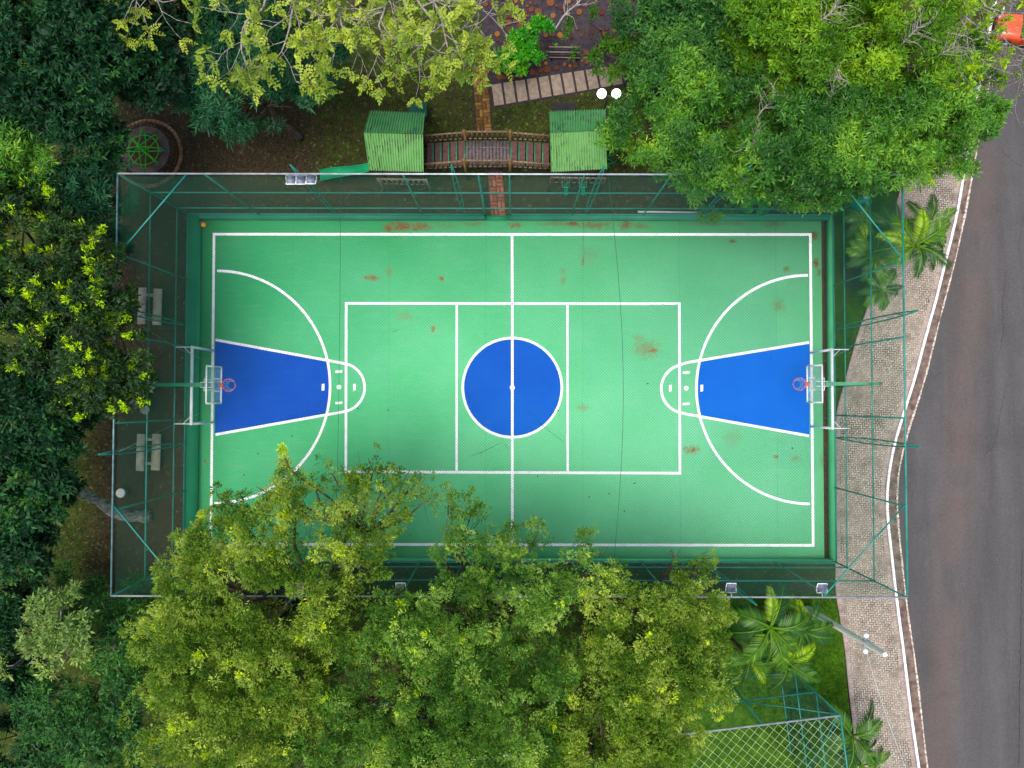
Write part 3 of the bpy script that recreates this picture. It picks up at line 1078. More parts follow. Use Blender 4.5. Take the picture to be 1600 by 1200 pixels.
LEAF = {
    'dark': leaf_mat('dark_glossy_leaves', [(0.0, lin(12, 40, 22)), (0.45, lin(22, 60, 33)), (0.8, lin(40, 88, 44)), (1.0, lin(80, 116, 40))], 0.18, 0.55, 0.22, sat=1.08),
    'teal': leaf_mat('blue_green_leaves', [(0.0, lin(20, 58, 36)), (0.5, lin(42, 92, 60)), (0.85, lin(66, 124, 72)), (1.0, lin(100, 150, 66))], 0.22, 0.55, 0.2, sat=1.08),
    'right': leaf_mat('mid_green_leaves', [(0.0, lin(34, 78, 30)), (0.4, lin(72, 124, 44)), (0.75, lin(118, 166, 64)), (1.0, lin(160, 194, 62))], 0.3, 0.5, 0.35, sat=1.1),
    'rightdark': leaf_mat('deep_green_leaves', [(0.0, lin(24, 66, 30)), (0.5, lin(54, 106, 44)), (1.0, lin(100, 150, 56))], 0.25, 0.55, 0.2, sat=1.0),
    'ygreen': leaf_mat('yellow_green_leaves', [(0.0, lin(62, 104, 32)), (0.4, lin(96, 140, 42)), (0.8, lin(136, 174, 54)), (1.0, lin(178, 204, 58))], 0.32, 0.5, 0.2, sat=1.08),
    'yellow': leaf_mat('yellow_olive_leaves', [(0.0, lin(90, 120, 36)), (0.4, lin(132, 154, 50)), (0.8, lin(174, 190, 66)), (1.0, lin(206, 216, 56))], 0.3, 0.55, 0.2, sat=1.0),
    'lime': leaf_mat('lime_tipped_leaves', [(0.0, lin(26, 50, 26)), (0.35, lin(44, 72, 34)), (0.62, lin(70, 98, 40)), (0.75, lin(150, 190, 24)), (1.0, lin(212, 240, 30))], 0.3, 0.5, 0.3),
    'olive': leaf_mat('olive_feather_leaves', [(0.0, lin(54, 88, 28)), (0.3, lin(90, 124, 38)), (0.55, lin(118, 146, 52)), (0.78, lin(150, 172, 84)), (0.93, lin(180, 194, 88)), (1.0, lin(200, 228, 36))], 0.3, 0.6, 0.15, sat=1.06),
    'olive_green': leaf_mat('green_feather_leaves', [(0.0, lin(46, 84, 30)), (0.3, lin(78, 120, 42)), (0.55, lin(108, 148, 58)), (0.78, lin(142, 174, 88)), (0.93, lin(174, 196, 92)), (1.0, lin(196, 230, 40))], 0.3, 0.6, 0.15, sat=1.06),
    'pale': leaf_mat('pale_sage_leaves', [(0.0, lin(72, 108, 44)), (0.5, lin(112, 146, 62)), (1.0, lin(158, 184, 82))], 0.3, 0.55, 0.3, sat=0.95),
    'bright': leaf_mat('fresh_green_leaves', [(0.0, lin(40, 112, 30)), (0.5, lin(76, 156, 36)), (1.0, lin(140, 200, 50))], 0.32, 0.45, 0.4),
    'palm': leaf_mat('palm_leaflets', [(0.0, lin(26, 62, 28)), (0.4, lin(48, 94, 34)), (0.75, lin(92, 136, 34)), (1.0, lin(164, 200, 30))], 0.28, 0.45, 0.3, sat=1.02),
    'grass': leaf_mat('grass_blades', [(0.0, lin(46, 84, 14)), (0.5, lin(84, 132, 24)), (1.0, lin(130, 168, 44))], 0.25, 0.6, 0.2),
    'dullgrass': leaf_mat('dull_grass_blades', [(0.0, lin(44, 58, 22)), (0.5, lin(68, 84, 32)), (1.0, lin(104, 110, 50))], 0.2, 0.7, 0.15, sat=1.0),
    'litter': leaf_mat('dry_leaves', [(0.0, lin(74, 60, 44)), (0.5, lin(122, 102, 72)), (0.85, lin(180, 162, 116)), (1.0, lin(226, 216, 160))], 0.1, 0.8, 0.15, sat=1.0),
    'hedge': leaf_mat('yellow_hedge_leaves', [(0.0, lin(70, 112, 20)), (0.5, lin(128, 168, 30)), (1.0, lin(186, 208, 50))], 0.3, 0.5, 0.3),
}

# ------------------------------------------------------------------ court
CX0 = float(g(313, 600, 0)[0])
CX1 = float(g(1285.5, 600, 0)[0])
CYT = float(g(800, 345, 0)[1])
CYB = float(g(800, 871.5, 0)[1])
CXD = float(g(1293.5, 600, 0)[0])
WZ = 0.5
FX0, FX1, FY0, FY1 = -17.333, 17.068, -9.207, 9.189
FT = 7.31
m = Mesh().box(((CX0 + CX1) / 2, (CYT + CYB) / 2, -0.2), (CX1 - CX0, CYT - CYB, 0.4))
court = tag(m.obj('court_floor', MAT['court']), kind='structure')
m = Mesh().box(((CX1 + CXD) / 2 + .001, (CYT + CYB) / 2, -0.27), (CXD - CX1 - .004, CYT - CYB, 0.3))
for k in range(27):
    yy = CYB + 0.4 + k * 0.66
    m.box(((CX1 + CXD) / 2, yy, -0.10), (CXD - CX1 - .01, 0.02, 0.05))
m.obj('drain_channel', MAT['drain'], court)

LW = 0.142


def ribbon(P, w, z, close=False):
    P = np.asarray(P, float)[:, :2]
    n_ = len(P)
    if close:
        T = np.roll(P, -1, 0) - np.roll(P, 1, 0)
    else:
        T = np.gradient(P, axis=0)
    T = T / np.maximum(np.linalg.norm(T, axis=1, keepdims=True), 1e-9)
    N_ = np.stack([-T[:, 1], T[:, 0]], 1) * (w / 2)
    V = np.concatenate([np.c_[P + N_, np.full(n_, z)], np.c_[P - N_, np.full(n_, z)]])
    F = [[i, i + n_, (i + 1) % n_ + n_, (i + 1) % n_] for i in range(n_ if close else n_ - 1)]
    return Mesh().add(V, F)


def frame_ribbon(c, w, z):
    """rectangular line with mitred corners; c = four ground points in order"""
    c = np.asarray(c, float)[:, :2]
    out, inn = [], []
    cen = c.mean(0)
    for p in c:
        s_ = np.sign(p - cen)
        out.append([*(p + s_ * w / 2), z])
        inn.append([*(p - s_ * w / 2), z])
    return Mesh().add(np.array(out + inn), [[i, (i + 1) % 4, (i + 1) % 4 + 4, i + 4] for i in range(4)])


def px_line(pts):
    return np.array([g(a, b, 0) for a, b in pts])


Z = [0.004 * k for k in range(1, 12)]
# blue keys, bounded by the shooting arc
BL = (g(336, 531, 0), g(336, 679, 0))
cL = g(334.5, 604, 0)
RL = float(g(516, 604, 0)[0] - cL[0])
tl, bl2 = g(515, 563, 0), g(515, 648, 0)
arc = []
for a in np.linspace(math.asin((tl[1] - cL[1]) / RL), math.asin((bl2[1] - cL[1]) / RL), 24):
    arc.append((cL[0] + RL * math.cos(a), cL[1] + RL * math.sin(a)))
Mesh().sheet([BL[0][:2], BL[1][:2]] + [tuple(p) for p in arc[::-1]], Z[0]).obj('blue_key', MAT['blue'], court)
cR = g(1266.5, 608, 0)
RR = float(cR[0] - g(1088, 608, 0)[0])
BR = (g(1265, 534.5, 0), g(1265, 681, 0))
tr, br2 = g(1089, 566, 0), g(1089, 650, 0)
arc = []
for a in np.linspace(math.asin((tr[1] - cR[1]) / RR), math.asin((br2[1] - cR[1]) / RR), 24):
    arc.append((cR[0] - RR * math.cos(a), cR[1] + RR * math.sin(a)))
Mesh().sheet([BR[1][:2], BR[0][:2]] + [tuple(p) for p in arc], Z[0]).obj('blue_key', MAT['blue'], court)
cC = g(800.5, 605.5, 0)
RC = 77.5 * mpx(0)
ca = np.linspace(0, 2 * PI, 72, endpoint=False)
Mesh().sheet([(cC[0] + RC * math.cos(a), cC[1] + RC * math.sin(a)) for a in ca], Z[0]).obj('blue_circle', MAT['blue'], court)
ribbon([(cC[0] + RC * math.cos(a), cC[1] + RC * math.sin(a)) for a in ca], LW, Z[1], True).obj('line_marking', MAT['white'], court)
frame_ribbon(px_line([(334.5, 366), (1266, 366.5), (1270.5, 852), (329.5, 850)]), LW, Z[1]).obj('line_marking', MAT['white'], court)
frame_ribbon(px_line([(541, 474), (1061.3, 474.7), (1062.3, 739.3), (540.5, 737)]), LW, Z[2]).obj('line_marking', MAT['white'], court)
ribbon(px_line([(800, 369), (800.5, 480), (800.5, 848)]), LW, Z[3]).obj('line_marking', MAT['white'], court)
ribbon(px_line([(713.8, 476.5), (713.5, 735.5)]), LW * .9, Z[3]).obj('line_marking', MAT['white'], court)
ribbon(px_line([(886.6, 476.5), (887, 736)]), LW * .9, Z[3]).obj('line_marking', MAT['white'], court)
aa = np.linspace(PI / 2, -PI / 2, 60)
pts = [(cL[0] + .1, cL[1] + RL)] + [(cL[0] + .1 + (RL - .1) * math.cos(a), cL[1] + RL * math.sin(a)) for a in aa]
ribbon(pts, LW, Z[4]).obj('line_marking', MAT['white'], court)
pts = [(cR[0] - .1 - (RR - .1) * math.cos(a), cR[1] + RR * math.sin(a)) for a in aa]
ribbon(pts, LW, Z[4]).obj('line_marking', MAT['white'], court)
# key edges running into the half circle
for c_, r_, p0, p1, sgn in ((g(532, 605.5, 0), 38.0 * mpx(0), g(337, 531, 0), g(337, 679, 0), 1), (g(1071, 607.5, 0), 38.0 * mpx(0), g(1264, 535, 0), g(1264, 681, 0), -1)):
    q0, q1 = g(536 if sgn > 0 else 1067, 567.5, 0), g(536 if sgn > 0 else 1067, 643.5 if sgn > 0 else 646, 0)
    pts = [p0 + (q0 - p0) * t for t in np.linspace(0, .97, 8)]
    a0 = math.radians(76)
    for a in np.linspace(a0, -a0, 26):
        pts.append(np.array([c_[0] + sgn * r_ * math.cos(a), c_[1] + r_ * math.sin(a), 0]))
    pts += [q1 + (p1 - q1) * t for t in np.linspace(.03, 1, 8)]
    ribbon(np.array(pts), LW, Z[5]).obj('line_marking', MAT['white'], court)
for cx_, cy_ in ((529.8, 605), (1072, 606.5)):
    c_ = g(cx_, cy_, 0)
    Mesh().sheet([(c_[0] + .13 * math.cos(a), c_[1] + .13 * math.sin(a)) for a in ca[::4]], Z[6]).obj('spot_marking', MAT['white'], court)
    for dx, dy, w, h in ((-24.8, 0, .15, .38), (24.3, 0, .15, .38), (0, -24.5, .38, .15), (0, 24.5, .38, .15)):
        q = g(cx_ + dx, cy_ + dy, 0)
        b_ = 0.02
        Mesh().sheet([(q[0] - w / 2, q[1] - h / 2), (q[0] + w / 2, q[1] - h / 2 + b_), (q[0] + w / 2, q[1] + h / 2), (q[0] - w / 2, q[1] + h / 2 - b_)], Z[6]).obj('dash_marking', MAT['white'], court)
c_ = g(800.5, 605.5, 0)
Mesh().sheet([(c_[0] + .14 * math.cos(a), c_[1] + .14 * math.sin(a)) for a in ca[::4]], Z[6]).obj('spot_marking', MAT['white'], court)
crack_z = 0.036
for pts in ([(911, 346), (911, 380), (911.5, 414)], [(735, 712), (755, 705), (770, 698), (785, 690)][:0] or [(1010, 476), (1040, 478), (1061, 477)], [(640, 346), (720, 346)], [(660, 780), (668, 803), (672, 818)], [(822, 640), (842, 660), (880, 690)]):
    crack(pts, 0.012, crack_z, court)

# low wall round the court
wall = thing('low_wall', 'low green painted concrete wall with ledge around the sports court', 'wall', (0, CYT, GZ))
m = Mesh().box(((CX0 + FX0 - .07) / 2, (FY0 + FY1) / 2, (WZ - .4) / 2), (CX0 - FX0 + .07, FY1 - FY0 + .16, WZ + .4))
m.obj('wall_section', MAT['wall_dark'], wall)
m = Mesh().box(((CXD + FX1 + .08) / 2, (FY0 + FY1) / 2, (WZ - .4) / 2), (FX1 + .08 - CXD, FY1 - FY0 + .16, WZ + .4))
m.obj('wall_section', MAT['wall_light'], wall)
gx0, gx1 = float(g(757, 337, WZ)[0]), float(g(796, 337, WZ)[0])
for a, b in ((CX0 + .002, gx0), (gx1, CXD - .002)):
    Mesh().box(((a + b) / 2, (CYT + FY1 + .08) / 2, (WZ - .4) / 2), (b - a, FY1 + .08 - CYT, WZ + .4)).obj('wall_section', MAT['wall_mid'], wall)
Mesh().box(((gx0 + gx1) / 2, (CYT + FY1 + .08) / 2, -.14), (gx1 - gx0 - .004, FY1 + .08 - CYT, .52)).obj('gate_step', MAT['wall_dark'], wall)
Mesh().box(((CX0 + CXD) / 2, (CYB + FY0 - .08) / 2, (WZ - .4) / 2), (CXD - CX0 - .004, CYB - FY0 + .08, WZ + .4)).obj('wall_section', MAT['wall_light'], wall)


# ------------------------------------------------------------------ chain link fences and nets
def diag_lines(W, H, s):
    c = np.arange(-H + s * .7, W, s * math.sqrt(2))
    A1 = np.stack([np.maximum(0, c), np.maximum(0, c) - c], 1)
    e = np.minimum(W, c + H)
    B1 = np.stack([e, e - c], 1)
    c = np.arange(s * .7, W + H, s * math.sqrt(2))
    a0 = np.maximum(0, c - H)
    e = np.minimum(W, c)
    A2 = np.stack([a0, c - a0], 1)
    B2 = np.stack([e, c - e], 1)
    return np.vstack([A1, A2]), np.vstack([B1, B2])


def split_seg(A, B, L):
    oa, ob = [], []
    for a, b in zip(A, B):
        d = np.linalg.norm(b - a)
        if d < 1e-3:
            continue
        k = max(1, int(math.ceil(d / L)))
        t = np.linspace(0, 1, k + 1)[:, None]
        P = a + (b - a) * t
        oa.append(P[:-1])
        ob.append(P[1:])
    return np.vstack(oa), np.vstack(ob)


def net_mesh(o_, u, v, W, H, s, r, seg=0.9, sag=0.0, bow=0.0):
    A, B = diag_lines(W, H, s)
    A, B = split_seg(A, B, seg)

    def to(Q):
        P = np.array(o_) + Q[:, 0:1] * np.array(u) + Q[:, 1:2] * np.array(v)
        if sag:
            P[:, 2] -= sag * np.sin(PI * np.clip(Q[:, 0] / W, 0, 1)) ** .6 * np.sin(PI * np.clip(Q[:, 1] / H, 0, 1)) ** .6
        return P
    return Mesh().tubes(to(A), to(B), r, k=3)


RAILS = (0.62, 1.80, 4.50, FT)
fence = thing('chain_link_fence', 'tall teal green chain link fence on the wall around the sports court', 'fence', (0, FY1, WZ))


def fence_side(p0, p1, posts, mains, outw, skip_low=None, rail_top='galv', parent=fence, zb=WZ, zt=FT, rails=RAILS, s=0.085, wire=0.0022, tip=8.3):
    p0, p1 = np.array(p0, float), np.array(p1, float)
    d = p1 - p0
    L = float(np.linalg.norm(d))
    d = d / L
    for i, z in enumerate(rails):
        r = 0.042 if z == zt else 0.034
        m = Mesh()
        a, b = np.array([*p0, z]), np.array([*p1, z])
        if z == rails[0] and skip_low:
            q = [np.array([*(p0 + d * t), z]) for t in skip_low]
            m.tubes([a, q[1]], [q[0], b], r, k=8)
        else:
            m.tubes([a], [b], r, k=8)
        m.obj('rail', MAT[rail_top] if z == zt and rail_top else MAT['fence'], parent, smooth=True)
    allp = sorted(list(posts) + list(mains))
    for t in posts:
        q = p0 + d * t
        Mesh().tubes([[*q, zb]], [[*q, zt - .02]], 0.040, k=8).obj('post', MAT['fence'], parent, smooth=True)
    o3 = np.array([outw[0], outw[1], 0.0])
    d3 = np.array([d[0], d[1], 0.0])
    for t in mains:
        q = np.array([*(p0 + d * t), zb])
        top = np.array([*(p0 + d * t), tip])
        m = Mesh()
        zz = np.linspace(0, 1, 9)
        for sg in (-1, 1):
            P_ = np.array([q + (top - q) * z_ + d3 * sg * .12 * math.sin(PI * z_) ** .7 + o3 * .06 for z_ in zz])
            m.path(P_, 0.034, 6)
        m.tubes([q + (top - q) * z_ - d3 * .12 * math.sin(PI * z_) ** .7 + o3 * .06 for z_ in zz[1:-2]], [q + (top - q) * z2 + d3 * .12 * math.sin(PI * z2) ** .7 + o3 * .06 for z2 in zz[2:-1]], 0.014, k=5)
        m.obj('truss_post', MAT['fence'], parent, smooth=True)
    cuts = [0.0] + [t for t in allp if .3 < t < L - .3] + [L]
    for a, b in zip(cuts[:-1], cuts[1:]):
        if b - a < 0.2:
            continue
        o_ = np.array([*(p0 + d * a), zb + .02])
        net_mesh(o_, d3, (0, 0, 1), b - a, zt - zb - .04, s, wire).obj('mesh_panel', MAT['mesh'], parent)


def tx(px, py=337):
    return float(g(px, py, WZ)[0]) - FX0


def ty(py, px=293):
    return FY1 - float(g(px, py, WZ)[1])


top_posts = [tx(660), tx(797), tx(893), tx(1005), tx(1190)]
top_mains = [tx(525), tx(725), tx(915), tx(1097)]
fence_side((FX0, FY1), (FX1, FY1), [0.0] + top_posts + [tx(757), tx(405)], top_mains, (0, 1), (tx(757), tx(797)), wire=.0016)
fence_side((FX0, FY0), (FX1, FY0), [0.0, tx(400), tx(660), tx(800), tx(1000), tx(1205)], [tx(525), tx(725), tx(915), tx(1100)], (0, -1), wire=.0021)
fence_side((FX0, FY1), (FX0, FY0), [ty(437), ty(541), ty(655), ty(767)], [ty(508), ty(693)], (-1, 0), wire=.0007, rail_top='galv_teal')
fence_side((FX1, FY1), (FX1, FY0), [0.0, ty(445), ty(543), ty(647), ty(760), FY1 - FY0], [ty(513), ty(682)], (1, 0), rail_top=None, wire=.0009)
# horizontal corner braces under the top rails
for cxn, cyn, sx, sy, lx, ly in ((FX0, FY1, 1, -1, 3.0, 3.6), (FX1, FY1, -1, -1, 2.9, 3.7), (FX0, FY0, 1, 1, 3.3, 3.9), (FX1, FY0, -1, 1, 3.6, 4.0)):
    Mesh().tubes([[cxn, cyn + sy * ly, FT - .06]], [[cxn + sx * lx, cyn, FT - .06]], 0.034, k=8).obj('corner_brace', MAT['fence'], fence, smooth=True)
# gate opened outwards
gate = thing('gate', 'narrow green wire gate standing open onto the red brick path', 'gate', (gx0, FY1 + .1, .0))
gd = np.array([math.cos(1.75), math.sin(1.75), 0])
m = Mesh()
h0 = np.array([gx0 + .05, FY1 + .09, .1])
cs = [h0, h0 + gd * 1.15, h0 + gd * 1.15 + np.array([0, 0, 1.75]), h0 + np.array([0, 0, 1.75])]
m.tubes(cs, cs[1:] + cs[:1], 0.026, k=8)
m.tubes([h0 + np.array([0, 0, .85])], [h0 + gd * 1.15 + np.array([0, 0, .85])], 0.018, k=6)
m.obj('gate_frame', MAT['fence'], gate, smooth=True)
net_mesh(h0, gd, (0, 0, 1), 1.15, 1.75, 0.085, 0.002).obj('mesh_panel', MAT['mesh'], gate)

# ball net stretched over the whole court with two carrying cables
net = thing('ball_net', 'dark green ball net stretched level over the whole court', 'net', (0, 0, FT - .1))
o = net_mesh((FX0 + .1, FY0 + .1, FT - .1), (1, 0, 0), (0, 1, 0), FX1 - FX0 - .2, FY1 - FY0 - .2, 0.0875, 0.0042, 0.9, sag=0.12).obj('netting', MAT['net'], net)
for xa, xb in (((531, 338), (521, 880)), ((951, 340), (955, 850))):
    a, b = g(xa[0], 272, FT), g(xb[0], 930, FT)
    pts = [a + (b - a) * t - np.array([0, 0, .16 + .25 * math.sin(PI * t)]) + np.array([(.08 if xa[0] > 800 else .0) * 9 * math.sin(PI * t) * .9, 0, 0]) for t in np.linspace(0, 1, 14)]
    Mesh().path(pts, 0.011, 5).obj('cable', MAT['cable'], net)

# second fenced court at the lower edge
F2Z = 7.0
c_tr = g(1313, 1118, F2Z)
c_tl = g(150, 1257, F2Z)
c_br = g(1338, 1310, F2Z)
fence2 = thing('chain_link_fence', 'second green chain link fence below the big trees beside the lawn', 'fence', (c_tr[0], c_tr[1], GZ))
Lt = float(np.linalg.norm((c_tr - c_tl)[:2]))
fence_side(c_tl[:2], c_tr[:2], [0.0] + [Lt - k * 3.4 for k in range(1, 9)] + [Lt], [], (0, 1), None, 'galv', fence2, GZ + .05, F2Z, (GZ + .1, 2.0, 4.5, F2Z), 0.10, 0.0024)
Ls = float(np.linalg.norm((c_tr - c_br)[:2]))
fence_side(c_tr[:2], c_br[:2], [3.4], [], (1, 0), None, None, fence2, GZ + .05, F2Z, (GZ + .1, 2.0, 4.5, F2Z), 0.10, 0.0024)
db = (c_tl - c_tr)[:2] / Lt
Mesh().tubes([[*(c_tr[:2] + db * 3.4), 4.6]], [[c_tr[0], c_tr[1], F2Z - .1]], 0.03, k=8).obj('corner_brace', MAT['fence'], fence2, smooth=True)
ds = (c_br - c_tr)[:2] / Ls
Mesh().tubes([[*(c_tr[:2] + ds * 5.0), 2.0]], [[c_tr[0], c_tr[1], F2Z - .1]], 0.03, k=8).obj('corner_brace', MAT['fence'], fence2, smooth=True)
net2 = thing('ball_net', 'wide pale yellow rope net over the second court at the lower edge', 'net', (c_tr[0] - 3, c_tr[1] - 2, F2Z))
uu = np.array([*(-db), 0])
vv = np.array([*ds, 0])
o_ = np.array([*c_tl[:2], F2Z - .08])
A_, B_ = diag_lines(Lt, Ls, 0.30)
A_, B_ = split_seg(A_, B_, 0.9)
Q = [o_ + q[:, 0:1] * uu + q[:, 1:2] * vv for q in (A_, B_)]
Mesh().tubes(Q[0], Q[1], 0.0085, k=4).obj('netting', MAT['rope'], net2)


# ------------------------------------------------------------------ goals and hoops
def goal(sgn, label):
    bx = float(g(333 if sgn < 0 else 1267, 604, 0)[0])
    y1 = float(g(333, 548, 0)[1]) if sgn < 0 else float(g(1267, 551.5, 0)[1])
    y0 = float(g(333, 660, 0)[1]) if sgn < 0 else float(g(1267, 666.5, 0)[1])
    hz = 2.55
    root = thing('football_goal', label, 'goal', (bx, (y0 + y1) / 2, 0), 'white goals at the ends of the court')
    for yy in (y0, y1):
        Mesh().tubes([[bx, yy, .03]], [[bx, yy, hz]], 0.062, k=12).obj('post', MAT['white_metal'], root, smooth=True)
    Mesh().tubes([[bx, y0 - .062, hz]], [[bx, y1 + .062, hz]], 0.072, k=12).obj('crossbar', MAT['white_metal'], root, smooth=True)
    for yy, s_ in ((y0, 1), (y1, -1)):
        m = Mesh().tubes([[bx, yy, hz], [bx + sgn * .42, yy, hz + .02]], [[bx + sgn * .82, yy, hz + .03], [bx + sgn * .05, yy + s_ * .36, hz]], [.026, .012], k=8)
        m.obj('net_bracket', MAT['white_metal'], root, smooth=True)
    ends = ((g(200, 497, 5.6), y1), (g(186, 706, FT), y0)) if sgn < 0 else ((g(1345, 527, 5.0), y1), (g(1330, 668, 2.4), y0))
    for e, yy in ends:
        a = np.array([bx + sgn * .82, yy, hz + .03])
        b = np.array([bx + sgn * 0.1, (yy * .72 + (y0 + y1) / 2 * .28), hz * .45])
        if sgn < 0 or yy == y1:
            Mesh().tubes([a], [e], .008, k=4).obj('guy_wire', MAT['grey_wire'], root)
        Mesh().tubes([a], [b], .006, k=4).obj('guy_wire', MAT['grey_wire'], root)
    return root


goal(-1, 'white goal frame on the shaded end of the court nearer the benches')
goal(1, 'white goal frame on the end of the court nearer the street')


def hoop(sgn, label):
    yc = float(g(336, 601.5, 3.4)[1]) if sgn < 0 else float(g(1270, 600, 3.4)[1])
    zb_, zt_ = 2.95, 4.05
    xb = float(g(345.5, 601, zb_)[0]) if sgn < 0 else float(g(1261.5, 600, zb_)[0])
    px_ = -17.9 if sgn < 0 else 17.55
    root = thing('basketball_hoop', label, 'basketball hoop', (px_, yc, GZ), 'basketball hoops at the ends of the court')
    top = 4.35
    m = Mesh().tubes([[px_, yc, GZ - .1]], [[px_, yc, top]], 0.085, 0.06, k=12)
    m.obj('pole', MAT['play_green'], root, smooth=True)
    m = Mesh()
    for dz, dy in ((0, 0),):
        xe = xb + sgn * .62
        m.hexa(np.array([[px_, yc - .045, top - .16], [px_, yc + .045, top - .16], [xe, yc + .105, 3.35], [xe, yc - .105, 3.35]]), np.array([[px_, yc - .045, top], [px_, yc + .045, top], [xe, yc + .105, 3.60], [xe, yc - .105, 3.60]]))
    m.obj('arm', MAT['play_green'], root)
    m = Mesh().tubes([[xb + sgn * .62, yc - .3, 3.45], [xb + sgn * .62, yc + .3, 3.45], [xb + sgn * .62, yc, 3.5]], [[xb + sgn * .03, yc - .16, 3.2], [xb + sgn * .03, yc + .16, 3.2], [xb + sgn * .62, yc, 3.3]], .02, k=6)
    m.tubes([[xb + sgn * .62, yc - .3, 3.45]], [[xb + sgn * .62, yc + .3, 3.45]], .025, k=6)
    m.tubes([[xb + sgn * .62, yc - .12, 3.9], [xb + sgn * .62, yc + .12, 3.9]], [[xb + sgn * .03, yc - .12, 3.9], [xb + sgn * .03, yc + .12, 3.9]], .016, k=6)
    m.tubes([[xb + sgn * .62, yc - .12, 3.45], [xb + sgn * .62, yc + .12, 3.45]], [[xb + sgn * .62, yc - .12, 3.9], [xb + sgn * .62, yc + .12, 3.9]], .016, k=6)
    m.obj('support_bracket', MAT['white_metal'], root, smooth=True)
    hw = 0.90
    lean = sgn * .26
    bb = Mesh()
    bb.hexa(np.array([[xb, yc - hw, zb_], [xb, yc + hw, zb_], [xb + sgn * .02, yc + hw, zb_], [xb + sgn * .02, yc - hw, zb_]]), np.array([[xb + lean, yc - hw, zt_], [xb + lean, yc + hw, zt_], [xb + lean + sgn * .02, yc + hw, zt_], [xb + lean + sgn * .02, yc - hw, zt_]]))
    b = bb.obj('backboard', MAT['glass'], root)
    fm = Mesh()
    fr = [np.array([xb - sgn * .005, yc - hw, zb_]), np.array([xb - sgn * .005, yc + hw, zb_]), np.array([xb + lean, yc + hw, zt_]), np.array([xb + lean, yc - hw, zt_])]
    fm.tubes(fr, fr[1:] + fr[:1], .042, k=8)
    fm.obj('frame', MAT['white_metal'], b)
    tm = Mesh()

    def on(y_, z_):
        return np.array([xb + lean * (z_ - zb_) / (zt_ - zb_) - sgn * .012, yc + y_, z_])
    q = [on(-.30, 3.12), on(.30, 3.12), on(.30, 3.52), on(-.30, 3.52)]
    for p_, r_ in zip(q, q[1:] + q[:1]):
        e_ = unit(r_ - p_)
        nrm = np.cross(e_, np.array([sgn, 0, 0]))
        w_ = .038
        tm.add([p_ - e_ * w_ + nrm * w_, r_ + e_ * w_ + nrm * w_, r_ + e_ * w_ - nrm * w_, p_ - e_ * w_ - nrm * w_], [[0, 1, 2, 3]])
        break_ = None
    tm.obj('target_square', MAT['white'], b)
    rx = xb - sgn * .42
    rz_ = 3.05
    Mesh().ring((rx, yc, rz_), .315, .017, 36, 6).obj('ring', MAT['ring'], root, smooth=True)
    Mesh().box((xb - sgn * .06, yc, rz_ - .01), (.17, .19, .10)).obj('ring_bracket', MAT['ring'], root)
    nm = Mesh()
    kk = 12
    lev = [(.31, 0), (.26, -.16), (.21, -.30), (.19, -.44)]
    for (r0, z0), (r1, z1), tw in zip(lev[:-1], lev[1:], (0, 1, 2)):
        for s_ in (-1, 1):
            a0 = np.arange(kk) * 2 * PI / kk + tw * PI / kk
            a1 = a0 + s_ * PI / kk
            nm.tubes(np.stack([rx + r0 * np.cos(a0), yc + r0 * np.sin(a0), np.full(kk, rz_ + z0)], 1), np.stack([rx + r1 * np.cos(a1), yc + r1 * np.sin(a1), np.full(kk, rz_ + z1)], 1), .007, k=4)
    nm.obj('hoop_net', MAT['string'], root)
    return root


hoop(-1, 'basketball hoop with clear board at the shaded end near the benches')
hoop(1, 'basketball hoop with clear board at the end near the street')


# ------------------------------------------------------------------ floodlights on the fence
def floodlight(c, facing, label, group):
    root = thing('floodlight', label, 'floodlight', c, group)
    f_ = facing
    c = np.array(c)
    m = Mesh()
    w, d_, h_ = .40, .40, .16
    tilt = .5 * f_
    R_ = np.array(Euler((tilt, 0, 0)).to_matrix())

    def T(V):
        return np.array(V) @ R_.T + c
    lo = [[-w / 2, -d_ / 2, -.02], [w / 2, -d_ / 2, -.02], [w / 2, d_ / 2, -.02], [-w / 2, d_ / 2, -.02]]
    hi = [[-w * .36, -d_ * .32, h_], [w * .36, -d_ * .32, h_], [w * .36, d_ * .32, h_], [-w * .36, d_ * .32, h_]]
    m.hexa(T(lo), T(hi))
    for yy in np.linspace(-.09, .09, 5):
        m.hexa(T([[-.12, yy - .008, h_], [.12, yy - .008, h_], [.12, yy + .008, h_], [-.12, yy + .008, h_]]), T([[-.12, yy - .008, h_ + .05], [.12, yy - .008, h_ + .05], [.12, yy + .008, h_ + .05], [-.12, yy + .008, h_ + .05]]))
    m.obj('housing', MAT['lamp_body'], root)
    q = [np.array(v) for v in T(lo)]
    Mesh().tubes(q, q[1:] + q[:1], .022, k=6).obj('rim', MAT['white_metal'], root)
    gl = Mesh().hexa(T([[-w * .44, -d_ * .44, -.045], [w * .44, -d_ * .44, -.045], [w * .44, d_ * .44, -.045], [-w * .44, d_ * .44, -.045]]), T([[-w * .44, -d_ * .44, -.02], [w * .44, -d_ * .44, -.02], [w * .44, d_ * .44, -.02], [-w * .44, d_ * .44, -.02]]))
    gl.obj('lens', MAT['lamp_glass'], root)
    b = Mesh()
    rail_y = (FY1 if f_ < 0 else FY0)
    p = [c + np.array([-w * .56, 0, 0]), c + np.array([-w * .56, -f_ * .22, .02]), c + np.array([w * .56, -f_ * .22, .02]), c + np.array([w * .56, 0, 0])]
    b.tubes(p[:-1], p[1:], .02, k=6)
    b.tubes([c + np.array([0, -f_ * .22, .02])], [np.array([c[0], rail_y, FT + .02])], .025, k=6)
    b.obj('bracket', MAT['galv'], root)
    return root


